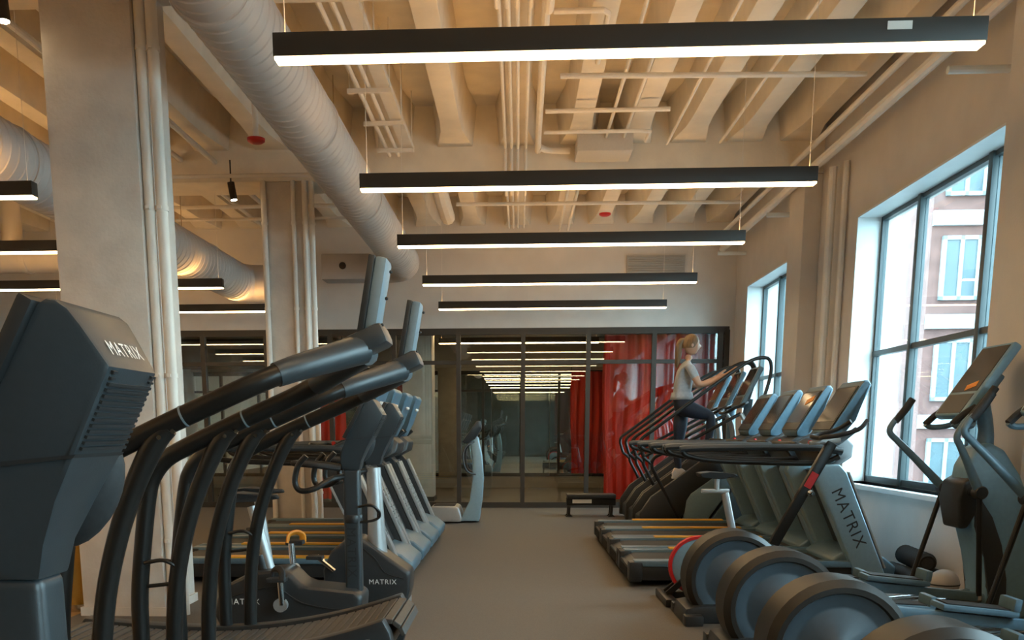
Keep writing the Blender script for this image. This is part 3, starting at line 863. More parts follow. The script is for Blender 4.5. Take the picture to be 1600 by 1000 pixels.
# ---- curved slat treadmills -----------------------------------------------------
def deck_z(u):
    # u 0 (rear) .. 1 (front): sagging running surface
    return 0.24 + 0.48 * (u - 0.40) ** 2 * (1.0 if u > 0.40 else 0.55)
def curved_treadmill(y, label):
    X0, X1 = -2.20, -0.62
    root = thing('curved_treadmill', (-1.38, y, 0), label, 'treadmill', 'curved slat treadmills')
    hw = 0.27
    n = 38
    # running slats follow the curve and roll over at both ends
    path = []
    N = 300
    for i in range(N + 1):
        u = i / N
        path.append(Vector((X0 + (X1 - X0) * u, 0, deck_z(u))))
    r = 0.09
    e = path[-1]; tdir = (path[-1] - path[-3]).normalized(); nrm = Vector((-tdir.z, 0, tdir.x))
    c = e - nrm * r
    for k in range(1, 26):
        a = k / 25 * 2.2
        path.append(c + (nrm * math.cos(a) + tdir * math.sin(a)) * r)
    s0 = path[0]; td0 = (path[2] - path[0]).normalized(); n0 = Vector((-td0.z, 0, td0.x))
    c0 = s0 - n0 * r
    pre = []
    for k in range(25, 0, -1):
        a = k / 25 * 1.9
        pre.append(c0 + (n0 * math.cos(a) - td0 * math.sin(a)) * r)
    path = pre + path
    L = [0]
    for a, b in zip(path, path[1:]): L.append(L[-1] + (b - a).length)
    step = 0.046
    m = int(L[-1] / step)
    belt = MB().box(-1.38 - 0.01, -1.38 + 0.01, y - hw, y + hw, 0.11, 0.13).build('belt_support', 'rubber_black', root)
    j = 0
    src = None
    base_inv = None
    for i in range(m):
        d = (i + 0.5) * step
        while j < len(L) - 2 and L[j + 1] < d: j += 1
        p = path[j] + (path[j + 1] - path[j]) * ((d - L[j]) / max(1e-6, L[j + 1] - L[j]))
        t = (path[min(j + 4, len(path) - 1)] - path[max(j - 4, 0)]).normalized()
        ang = math.atan2(t.z, t.x)
        if src is None:
            src = MB().box(-step / 2 + 0.0035, step / 2 - 0.0035, -hw, hw, -0.022, 0.0)
            src = src.build('slat', 'slat', None, bevel=0.003, seg=1)
            me = src.data
            for v in me.vertices:
                v.co.z -= 0.022
            src.parent = root
            o = src
        else:
            o = src.copy(); COL.objects.link(o); o.parent = root
        o.location = (p.x + 1.38, 0, p.z)
        o.rotation_euler = (0, -ang, 0)
    # side covers
    for s in (-1, 1):
        yy = y + s * (hw + 0.055)
        pl = []
        for k in range(25):
            u = k / 24
            pl.append((X0 - 0.04 + (X1 - X0 + 0.07) * u, deck_z(u) + 0.018))
        pl += [(X1 + 0.06, deck_z(1) - 0.04), (X1 + 0.075, deck_z(1) - 0.11), (X1 + 0.03, 0.16), (X1 - 0.2, 0.10), (X0 + 0.2, 0.10), (X0 - 0.08, 0.14), (X0 - 0.1, 0.22)]
        MB().prism(pl, yy - 0.045, yy + 0.045).build('side_cover', 'black_plastic', root, bevel=0.012)
        # rail bending down into the rear leg, and the arched mid post
        ry = y + s * 0.33
        g = lambda x, z, k=0.0: (x, ry - s * k, z)
        MB().tube([g(-0.55, 1.515, 0.27), g(-0.62, 1.482, 0.17), g(-0.74, 1.432, 0.045), g(-0.86, 1.378, 0.0), g(-1.0, 1.318), g(-1.14, 1.257), g(-1.28, 1.192), g(-1.365, 1.145), g(-1.42, 1.08), g(-1.447, 1.0), g(-1.48, 0.80), g(-1.505, 0.6), g(-1.51, 0.4), g(-1.51, 0.2)], 0.034, n=14, sub=4).build('handrail', 'black_metal', root)
        MB().tube([g(-1.10, 1.262), g(-1.15, 1.21), g(-1.22, 1.08), g(-1.285, 0.92), g(-1.34, 0.72), g(-1.37, 0.5), g(-1.385, 0.2)], [0.030, 0.036, 0.034, 0.033, 0.033, 0.033, 0.033], n=14, sub=4).build('arched_post', 'black_metal', root)
        slv = MB().tube([g(-0.53, 1.522, 0.29), g(-0.60, 1.492, 0.2), g(-0.70, 1.45, 0.085), g(-0.76, 1.424, 0.035)], [0.050, 0.047, 0.042, 0.039], n=14, sub=4).build('rail_sleeve', 'console_shell', root)
        MB().tube([g(-1.045, 1.299), g(-1.051, 1.2964)], 0.0355, n=14).build('joint_ring', 'pad_blue', root)
        for bx, bz in ((-1.075, 1.25), (-1.12, 1.232)):
            MB().lathe([(0.008, -0.006), (0.008, 0.0)], (bx, ry - 0.03, bz), 'y', 8).build('bolt', 'chrome', root)
        if s > 0:
            loop_cage(root, -1.465, ry, 0.74, 1.1, 'hook')
    # front pad: tall narrow post plate
    MB().obox((-0.52, y, 1.545), (0.16, 0.17, 0.075), (0.45, 0, 0.2)).build('pad_bracket', 'console_shell', root, bevel=0.02)
    dz = Vector((0.05, 0, 0.27)).normalized()
    bk = MB().obox((-0.508, y, 1.69), (0.27, 0.15, 0.022), dz, (-1, 0, 0.18)).build('pad_plate', 'black_plastic', root, bevel=0.004)
    pd = MB().obox((-0.478, y, 1.688), (0.265, 0.13, 0.04), dz, (-1, 0, 0.18)).build('pad', 'pad_blue', root, bevel=0.012)
    for k in range(3):
        q = Vector((-0.457, y - 0.05, 1.60 + 0.085 * k)) + Vector((0.016 * k, 0, 0))
        MB().ball(q, 0.006, n=8, m=5).build('screw', 'black_metal', pd)
    # end feet and axle caps
    for xx in (X0 + 0.12, X1 - 0.1):
        for s in (-1, 1):
            MB().lathe([(0.035, 0.0), (0.04, 0.01), (0.03, 0.03), (0.02, 0.11)], (xx, y + s * 0.3, 0), 'z', 12).build('foot', 'rubber_black', root)
    MB().lathe([(0.05, -0.31), (0.05, 0.31)], (X1 + 0.02, y, deck_z(1) - 0.09), 'y', 16).build('front_axle', 'black_metal', root)
    return root
ct = curved_treadmill(3.25, 'nearer curved slat treadmill with arched black handrails')
dup(ct, 0.0, 1.08, 'farther curved slat treadmill whose slatted deck shows at the bottom')

# ---- running treadmills ------------------------------------------------------------
def treadmill(x, y, label, group, left=False):
    root = thing('treadmill', (x + 1.05, y, 0), label, 'treadmill', group)
    MB().prism([(x + 0.0, 0.08), (x + 0.03, 0.05), (x + 1.75, 0.05), (x + 1.75, 0.18), (x + 0.06, 0.18), (x + 0.0, 0.15)], y - 0.40, y + 0.40).build('deck_frame', 'black_plastic', root, bevel=0.01)
    MB().prism([(x + 0.03, 0.10), (x + 0.05, 0.07), (x + 0.1, 0.075), (x + 1.7, 0.17), (x + 1.7, 0.192), (x + 0.1, 0.192), (x + 0.045, 0.17)], y - 0.29, y + 0.29).build('running_belt', 'belt', root, bevel=0.012)
    for s in (-1, 1):
        MB().box(x + 0.02, x + 1.78, y + s * 0.36 - 0.065, y + s * 0.36 + 0.065, 0.165, 0.215).build('side_rail', 'slate_shell', root, bevel=0.012)
        MB().box(x - 0.02, x + 0.09, y + s * 0.36 - 0.072, y + s * 0.36 + 0.072, 0.04, 0.205).build('rear_cap', 'black_plastic', root, bevel=0.02)
    sy = -1 if left else 1
    MB().box(x + 0.42, x + 1.46, y + sy * 0.365 - 0.058, y + sy * 0.365 + 0.058, 0.213, 0.226).build('edge_strip', 'yellow', root, label='yellow grip strip on the side rail')
    # rear roller guard with ribs
    rg = MB().box(x - 0.015, x + 0.035, y - 0.29, y + 0.29, 0.045, 0.155).build('rear_guard', 'black_plastic', root, bevel=0.012)
    for k in range(12):
        yy = y - 0.26 + k * 0.0473
        MB().box(x - 0.022, x - 0.01, yy - 0.012, yy + 0.012, 0.06, 0.14).build('guard_rib', 'rubber_black', rg)
    # motor cover
    MB().prism([(x + 1.62, 0.06), (x + 2.10, 0.06), (x + 2.12, 0.16), (x + 2.02, 0.24), (x + 1.84, 0.30), (x + 1.68, 0.28), (x + 1.60, 0.22)], y - 0.36, y + 0.36).build('motor_cover', 'slate_shell', root, bevel=0.03, seg=3)
    # leaning uprights
    for s in (-1, 1):
        yy = y + s * 0.375
        poly = [(x + 1.78, 0.08), (x + 2.02, 0.08), (x + 1.96, 0.22), (x + 1.655, 0.92), (x + 1.60, 0.98), (x + 1.42, 0.98), (x + 1.40, 0.90), (x + 1.72, 0.22)]
        u = MB().prism(poly, yy - 0.055, yy + 0.055).build('upright', 'dark_shell' if left else 'silver_panel', root, bevel=0.018, seg=3)  # left row: dark colour stands in for shade on the side faces
        a = Vector((x + 1.62, 0, 0.70)); b = Vector((x + 1.78, 0, 0.38))
        if s < 0 and not left:
            lettering('MATRIX', 0.50, ((a.x + b.x) / 2 - 0.005, yy - 0.0562, 0.56), (b - a), (0.9, 0, 0.45), 'lettering_dark', u, label='dark lettering down the upright')
        fe = MB().beam((x + 2.005, yy, 0.16), (x + 1.675, yy, 0.92), 0.115 if left else 0.085, 0.03 if left else 0.016, (1, 0, 0.4)).build('front_edge', 'silver_paint', u, bevel=0.004)
        if left:
            MB().beam((x + 1.735, yy, 0.22), (x + 1.415, yy, 0.90), 0.118, 0.02, (1, 0, 0.4)).build('rear_edge', 'silver_paint', u, bevel=0.004)
            fd = Vector((-0.33, 0, 0.76)).normalized(); fn = Vector((0.76, 0, 0.33)).normalized()
            lettering('MATRIX', 0.36, Vector((x + 1.83, yy, 0.56)) + fn * 0.0165, -fd, (0, 1, 0), 'lettering_dark', u, label='dark lettering down the front edge')
    MB().beam((x + 1.87, y, 0.26), (x + 1.57, y, 0.92), 0.66, 0.03, (1, 0, 0.45)).build('front_panel', 'dark_shell', root)
    # console
    x += 0.16
    d = Vector((0.255, 0, 0.43)).normalized()
    nrm = Vector((-0.43, 0, 0.255)).normalized()
    cc = Vector((x + 1.545, y, 1.425))
    ch = MB().prism_w([(x + 1.405, 1.235, 0.24), (x + 1.62, 1.60, 0.27), (x + 1.645, 1.635, 0.265), (x + 1.68, 1.635, 0.255), (x + 1.705, 1.60, 0.255), (x + 1.60, 1.33, 0.23), (x + 1.545, 1.20, 0.15), (x + 1.50, 1.17, 0.14), (x + 1.42, 1.195, 0.2)], y).build('console', 'slate_shell', root, bevel=0.018, seg=3)
    face = Vector((x + 1.512, y, 1.418)) + nrm * 0.005
    sc = MB().obox(face, (0.40, 0.47, 0.012), d, nrm).build('screen_bezel', 'black_plastic', ch, bevel=0.006)
    MB().obox(face + nrm * 0.007 + d * 0.03, (0.31, 0.43, 0.003), d, nrm).build('screen', 'screen', ch)
    for s in (-1, 1):
        MB().ball((x + 1.668, y + s * 0.05, 1.48), 0.016, n=10, m=6).build('back_badge', 'label_white', ch)
    x -= 0.08
    MB().prism_w([(x + 1.38, 1.06, 0.33), (x + 1.36, 1.12, 0.34), (x + 1.46, 1.18, 0.33), (x + 1.60, 1.20, 0.25), (x + 1.68, 1.13, 0.25), (x + 1.66, 1.03, 0.28), (x + 1.54, 0.97, 0.36), (x + 1.44, 0.97, 0.36)], y).build('dash_tray', 'black_plastic', root, bevel=0.02, seg=3)
    MB().lathe([(0.016, 0), (0.018, 0.03), (0.012, 0.045)], (x + 1.36, y - 0.16, 1.12), 'z', 12).build('stop_button', 'red', root)
    x -= 0.08
    for s in (-1, 1):
        yy = y + s * 0.38
        MB().tube([(x + 1.62, yy, 1.08), (x + 1.45, yy, 1.108), (x + 1.2, yy, 1.113), (x + 0.8, yy, 1.113), (x + 0.45, yy, 1.107), (x + 0.36, yy, 1.098)], [0.03, 0.03, 0.028, 0.028, 0.028, 0.026], n=12, sub=3, flat=1.25).build('handrail', 'console_shell', root)
        MB().tube([(x + 0.38, yy, 1.092), (x + 0.42, yy, 1.05), (x + 0.60, yy, 1.015), (x + 0.9, yy, 1.0), (x + 1.3, yy, 0.99), (x + 1.5, yy, 1.0), (x + 1.60, yy, 1.04)], 0.022, n=12, sub=4).build('lower_rail', 'black_metal', root)
        MB().tube([(x + 1.5, yy, 1.11), (x + 1.62, yy - s * 0.03, 1.17), (x + 1.74, yy - s * 0.05, 1.255)], [0.03, 0.026, 0.02], n=10, sub=3).build('side_wing', 'console_shell', root)
    MB().tube([(x + 1.34, y - 0.3, 1.12), (x + 1.27, y - 0.28, 1.14), (x + 1.26, y, 1.14), (x + 1.27, y + 0.28, 1.14), (x + 1.34, y + 0.3, 1.12)], 0.019, n=10, sub=4).build('front_grip', 'black_metal', root)
    return root
RT = (7.88, 8.78, 9.66, 10.55)
t0 = treadmill(0.92, RT[0], 'nearest treadmill of the right row, lettering on its upright', 'treadmills facing the windows')
rt = [t0]
for k, lb in enumerate(('second treadmill of the right row with an orange note on its screen', 'third treadmill of the right row facing the windows', 'farthest treadmill of the right row next to the stair climbers')):
    rt.append(dup(t0, 0.0, RT[k + 1] - RT[0], lb))
LT = (7.95, 8.87, 9.80, 10.70)
GLT = 'treadmills on the left facing the aisle'
t1 = treadmill(-2.98, LT[0], 'nearest treadmill of the left row behind the exercise bikes', GLT, left=True)
for k, lb in enumerate(('second treadmill of the left row', 'third treadmill of the left row', 'farthest treadmill of the left row beside the far column')):
    dup(t1, 0.0, LT[k + 1] - LT[0], lb)
# orange note on the second screen
d = Vector((0.255, 0, 0.43)).normalized(); nrm = Vector((-0.43, 0, 0.255)).normalized()
fc = Vector((0.92 + 0.16 + 1.512, RT[1], 1.418)) + nrm * 0.0165 + d * 0.10
o = MB().obox(fc + Vector((0, -0.10, 0)), (0.055, 0.17, 0.002), d + Vector((0, 0.25, 0)), nrm).build('paper_note', 'orange', smooth=False)
tag(o, 'orange paper note stuck on the second treadmill screen', 'note', 'orange notes')

# ---- rear-drive ellipticals ---------------------------------------------------------
def elliptical(y, label):
    root = thing('elliptical_trainer', (2.2, y, 0), label, 'elliptical', 'elliptical trainers along the windows')
    cx, cz, r = 1.425, 0.285, 0.318
    hw = 0.15
    # drive housing: chamfered rim around two recessed discs
    def ring(rad, yy, n=40):
        return [(cx + rad * math.cos(2 * PI * k / n), yy, max(0.05, cz + rad * math.sin(2 * PI * k / n))) for k in range(n)]
    n = 40
    secs = [(r - 0.062, -hw + 0.018), (r - 0.055, -hw), (r - 0.03, -hw), (r, -hw + 0.045), (r, hw - 0.045), (r - 0.03, hw), (r - 0.055, hw), (r - 0.062, hw - 0.018)]
    mb = MB()
    vs, fs = [], []
    for (rad, yy) in secs: vs += ring(rad, y + yy, n)
    for i in range(len(secs) - 1):
        for k in range(n):
            fs.append((i * n + k, i * n + (k + 1) % n, (i + 1) * n + (k + 1) % n, (i + 1) * n + k))
    mb.add(vs, fs)
    hs = mb.build('drive_rim', 'brown_rim', root, ang=25)
    for s in (-1, 1):
        dsk = MB()
        dv, df = [], []
        prof = [(r - 0.055, 0.020), (r - 0.10, 0.020), (r - 0.115, 0.026), (r - 0.13, 0.026), (r - 0.14, 0.021), (0.06, 0.018), (0.05, 0.006), (0.001, 0.006)]
        for (rad, dp) in prof: dv += ring(rad, y + s * (hw - dp), n)
        for i in range(len(prof) - 1):
            for k in range(n):
                df.append((i * n + k, i * n + (k + 1) % n, (i + 1) * n + (k + 1) % n, (i + 1) * n + k))
        dsk.add(dv, df)
        dsk.build('drive_disc', 'disc_grey', root, ang=50)
    MB().prism([(1.08, 0.0), (1.9, 0.0), (1.9, 0.06), (1.80, 0.12), (1.2, 0.12), (1.10, 0.10)], y - 0.20, y + 0.20).build('rear_base', 'black_plastic', root, bevel=0.015)
    for s in (-1, 1):
        MB().box(1.08, 1.20, y + s * 0.24 - 0.05, y + s * 0.24 + 0.05, 0, 0.07).build('rear_foot', 'black_plastic', root, bevel=0.012)
        # crank, pedal beam and foot plate; the two sides are half a turn apart
        ph = 0.35 if s < 0 else 0.35 + PI
        kx, kz = cx + 0.15 * math.cos(ph), cz + 0.15 * math.sin(ph)
        yy = y + s * 0.20
        c = MB().beam((cx, yy - s * 0.02, cz), (kx, yy - s * 0.02, kz), 0.03, 0.06).build('crank_arm', 'black_metal', root, bevel=0.008)
        MB().lathe([(0.045, yy - 0.03), (0.045, yy + 0.03)], (kx, 0, kz), 'y', 16).build('crank_bearing', 'chrome', c)
        fz = 0.20 if s < 0 else 0.16
        fxe = 2.80 + (0.12 if s < 0 else -0.10)
        yb = y + s * 0.245
        MB().beam((kx, yb, kz), (fxe, yb, fz), 0.05, 0.06).build('pedal_beam', 'slate_shell', root, bevel=0.015)
        tt = 0.62
        px, pz = kx + (fxe - kx) * tt, kz + (fz - kz) * tt
        dr = Vector((fxe - kx, 0, fz - kz)).normalized()
        fp = MB().obox((px, y + s * 0.215, pz + 0.055), (0.40, 0.17, 0.035), dr).build('foot_plate', 'slate_shell', root, bevel=0.014)
        MB().obox((px + 0.185, y + s * 0.215, pz + 0.085), (0.04, 0.17, 0.07), dr).build('toe_lip', 'slate_shell', fp, bevel=0.012)
        MB().obox((px - 0.01, y + s * 0.215, pz + 0.076), (0.33, 0.14, 0.008), dr).build('grip_mat', 'rubber_black', fp)
        # floor track in front
        MB().beam((2.25, y + s * 0.10, 0.085), (3.05, y + s * 0.10, 0.17), 0.055, 0.055).build('track_rail', 'chrome', root, bevel=0.012)
        # swing rod and moving arm
        sw = 0.06 if s > 0 else -0.03
        pv = Vector((2.875, y + s * 0.25, 0.86))
        MB().tube([pv, (fxe, yb + s * 0.02, fz + 0.01)], 0.017, n=10).build('swing_rod', 'black_metal', root)
        e = Vector((2.42, y + s * 0.27, 1.235)) + (Vector((0.08, 0, 0.0)) if s > 0 else Vector((0.28, 0, -0.03)))
        g = Vector((2.545, y + s * 0.27, 1.45)) + (Vector((0.09, 0, 0.0)) if s > 0 else Vector((0.36, 0, 0.05)))
        a1 = MB().tube([pv, pv + (e - pv) * 0.55, pv + (e - pv) * 0.85 + Vector((0, 0, -0.005)), e, e + (g - e) * 0.25 + Vector((-0.012, 0, 0.01)), e + (g - e) * 0.6], [0.030, 0.024, 0.021, 0.02, 0.02, 0.02], n=12, sub=5).build('moving_arm', 'slate_shell', root)
        MB().tube([e + (g - e) * 0.30 + Vector((-0.008, 0, 0.005)), e + (g - e) * 0.65, g], [0.024, 0.026, 0.024], n=12, sub=3).build('grip', 'rubber_black', a1)
        MB().lathe([(0.036, pv.y - 0.035), (0.042, pv.y - 0.028), (0.042, pv.y + 0.028), (0.036, pv.y + 0.035)], (pv.x, 0, pv.z), 'y', 18).build('pivot_cap', 'black_plastic', a1)
    MB().prism([(1.75, 0.03), (3.2, 0.03), (3.2, 0.10), (1.75, 0.10)], y - 0.07, y + 0.07).build('spine', 'black_plastic', root, bevel=0.015)
    # front tower
    tw = [(3.37, 0.03, 0.17), (3.36, 0.25, 0.165), (3.33, 0.50, 0.16), (3.27, 0.74, 0.15), (3.18, 0.96, 0.135), (3.08, 1.12, 0.11), (2.99, 1.17, 0.09), (2.91, 1.14, 0.09), (2.86, 1.02, 0.11), (2.85, 0.86, 0.13), (2.90, 0.66, 0.14), (2.97, 0.45, 0.15), (3.02, 0.25, 0.16), (3.04, 0.03, 0.165)]
    MB().prism_w(tw, y).build('tower', 'blue_shell', root, bevel=0.03, seg=3, ang=40)
    MB().prism_w([(3.15, 0.05, 0.174), (3.135, 0.3, 0.17), (3.09, 0.52, 0.162), (3.02, 0.70, 0.153), (2.94, 0.82, 0.14), (2.90, 0.80, 0.14), (2.915, 0.64, 0.15), (2.985, 0.44, 0.158), (3.03, 0.2, 0.167), (3.05, 0.05, 0.172)], y).build('side_inset', 'dark_shell', root, bevel=0.012)
    MB().prism_w([(2.83, 0.62, 0.12), (2.80, 0.80, 0.15), (2.82, 0.92, 0.16), (2.90, 0.97, 0.15), (2.95, 0.86, 0.16), (2.92, 0.72, 0.15), (2.88, 0.62, 0.13)], y).build('pivot_hub', 'black_plastic', root, bevel=0.035, seg=4)
    MB().lathe([(0.03, -0.23), (0.03, 0.23)], (2.875, y, 0.86), 'y', 16).build('pivot_axle', 'chrome', root)
    MB().box(3.0, 3.36, y - 0.30, y + 0.30, 0, 0.05).build('front_foot', 'black_plastic', root, bevel=0.015)
    # neck, console, fixed bar
    MB().tube([(3.0, y, 1.12), (3.0, y, 1.25), (2.96, y, 1.40)], [0.055, 0.045, 0.05], n=16, sub=3).build('neck', 'slate_shell', root)
    d = Vector((0.30, 0, 0.46)).normalized(); nr = Vector((-0.46, 0, 0.30)).normalized()
    cc = Vector((2.915, y, 1.545))
    ch = MB().obox(cc, (0.53, 0.40, 0.06), d, nr).build('console', 'blue_shell', root, bevel=0.02, seg=3)
    MB().obox(cc - nr * 0.05 - d * 0.06, (0.30, 0.26, 0.07), d, nr).build('console_back', 'slate_shell', ch, bevel=0.02)
    MB().obox(cc + nr * 0.031 + d * 0.075, (0.33, 0.35, 0.004), d, nr).build('screen', 'screen', ch)
    MB().obox(cc + nr * 0.031 - d * 0.18, (0.14, 0.33, 0.004), d, nr).build('key_panel', 'black_plastic', ch)
    for s in (-1, 1):
        MB().tube([(2.88, y + s * 0.08, 1.30), (2.82, y + s * 0.18, 1.27), (2.74, y + s * 0.20, 1.265), (2.70, y + s * 0.195, 1.285)], 0.018, n=10, sub=5).build('fixed_bar', 'slate_shell', root)
        MB().tube([(2.70, y + s * 0.195, 1.283), (2.76, y + s * 0.20, 1.34), (2.83, y + s * 0.205, 1.385)], 0.022, n=10, sub=3).build('fixed_grip', 'rubber_black', root)
    return root
e0 = elliptical(6.2, 'farthest elliptical trainer, its blue tower standing in front of the near window')
dup(e0, 0.03, -1.0, 'second elliptical trainer from the window bay, disc behind the third one')
dup(e0, 0.0, -2.0, 'third elliptical trainer with its large dark disc at the bottom')
dup(e0, 0.03, -3.0, 'nearest elliptical trainer, only its rim top shows at the bottom right')
d = Vector((0.30, 0, 0.46)).normalized(); nr = Vector((-0.46, 0, 0.30)).normalized()
o = MB().obox(Vector((2.915, 6.2, 1.545)) + nr * 0.0345 - d * 0.05 + Vector((0, -0.06, 0)), (0.04, 0.12, 0.002), d + Vector((0, 0.25, 0)), nr).build('paper_note', 'orange', smooth=False)
tag(o, 'orange paper note stuck on the elliptical screen', 'note', 'orange notes')

# ---- rear-wheel spin bike -----------------------------------------------------------
def spin_bike(y):
    root = thing('spin_bike', (1.7, y, 0), 'black spin bike with red-rimmed rear wheel between elliptical and treadmill', 'spin bike')
    wc = (1.33, y, 0.27)
    w = MB().lathe([(0.195, -0.02), (0.215, -0.02), (0.222, 0.0), (0.215, 0.02), (0.195, 0.02), (0.195, -0.02)], wc, 'y', 40, caps=False).build('wheel_rim', 'red', root)
    MB().lathe([(0.195, -0.008), (0.19, -0.012), (0.04, -0.016), (0.03, -0.03), (0.03, 0.03), (0.04, 0.016), (0.19, 0.012), (0.195, 0.008)], wc, 'y', 40).build('wheel_disc', 'silver_panel', root)
    for s in (-1, 1):
        MB().beam((1.33, y + s * 0.05, 0.27), (1.84, y + s * 0.05, 0.36), 0.03, 0.05).build('chain_stay', 'black_metal', root, bevel=0.008)
        MB().beam((1.10, y + s * 0.05, 0.06), (1.33, y + s * 0.05, 0.27), 0.03, 0.045).build('rear_strut', 'black_metal', root, bevel=0.008)
        c = MB().beam((1.76, y + s * 0.10, 0.34), (1.76 + s * 0.12, y + s * 0.10, 0.34 - s * 0.12), 0.02, 0.035).build('crank', 'chrome', root)
        MB().obox((1.76 + s * 0.12, y + s * 0.16, 0.34 - s * 0.12), (0.10, 0.09, 0.025)).build('pedal', 'rubber_black', c, bevel=0.006)
    MB().prism([(1.60, 0.30), (1.76, 0.24), (1.90, 0.32), (1.88, 0.42), (1.74, 0.47), (1.60, 0.40)], y - 0.075, y + 0.075).build('crank_case', 'black_plastic', root, bevel=0.02)
    MB().beam((1.84, y, 0.38), (2.24, y, 1.16), 0.055, 0.075, (1, 0, 0)).build('mast', 'black_metal', root, bevel=0.012)
    MB().beam((2.075, y - 0.03, 0.84), (2.13, y - 0.03, 0.945), 0.004, 0.055, (1, 0, 0)).build('mast_mark', 'red', root, label='red mark on the mast')
    k = MB().lathe([(0.012, -0.10), (0.012, -0.04), (0.024, -0.035), (0.024, -0.02)], (2.10, y, 0.80), 'y', 12).build('adjust_knob', 'chrome', root)
    MB().tube([(1.60, y, 0.38), (1.50, y, 0.80)], 0.028, n=14).build('seat_post', 'silver_paint', root)
    MB().tube([(1.612, y, 0.34), (1.585, y, 0.46)], 0.038, n=14).build('seat_tube', 'black_metal', root)
    MB().beam((1.33, y, 0.815), (1.53, y, 0.815), 0.03, 0.028).build('seat_slider', 'silver_paint', root, bevel=0.006)
    MB().tube([(1.44, y, 0.82), (1.44, y, 0.90)], 0.018, n=10).build('saddle_stem', 'silver_paint', root)
    MB().prism_w([(1.31, 0.915, 0.09), (1.30, 0.945, 0.10), (1.38, 0.955, 0.095), (1.50, 0.945, 0.04), (1.58, 0.935, 0.02), (1.58, 0.915, 0.016), (1.46, 0.90, 0.04)], y).build('saddle', 'rubber_black', root, bevel=0.012, seg=3)
    MB().beam((2.08, y, 1.155), (2.30, y, 1.175), 0.03, 0.03).build('bar_slider', 'silver_paint', root, bevel=0.006)
    for s in (-1, 1):
        MB().tube([(2.16, y, 1.19), (2.14, y + s * 0.14, 1.20), (2.20, y + s * 0.22, 1.21), (2.34, y + s * 0.22, 1.25), (2.42, y + s * 0.16, 1.31)], 0.016, n=10, sub=5).build('handlebar', 'rubber_black', root)
    for xx in (1.10, 1.98):
        MB().box(xx - 0.04, xx + 0.04, y - 0.26, y + 0.26, 0, 0.06).build('floor_bar', 'black_metal', root, bevel=0.015)
    MB().beam((1.12, y, 0.05), (1.96, y, 0.05), 0.06, 0.05).build('base_beam', 'black_metal', root, bevel=0.01)
    MB().beam((1.96, y, 0.06), (1.90, y, 0.42), 0.05, 0.06, (1, 0, 0)).build('front_strut', 'black_metal', root, bevel=0.01)
spin_bike(6.83)

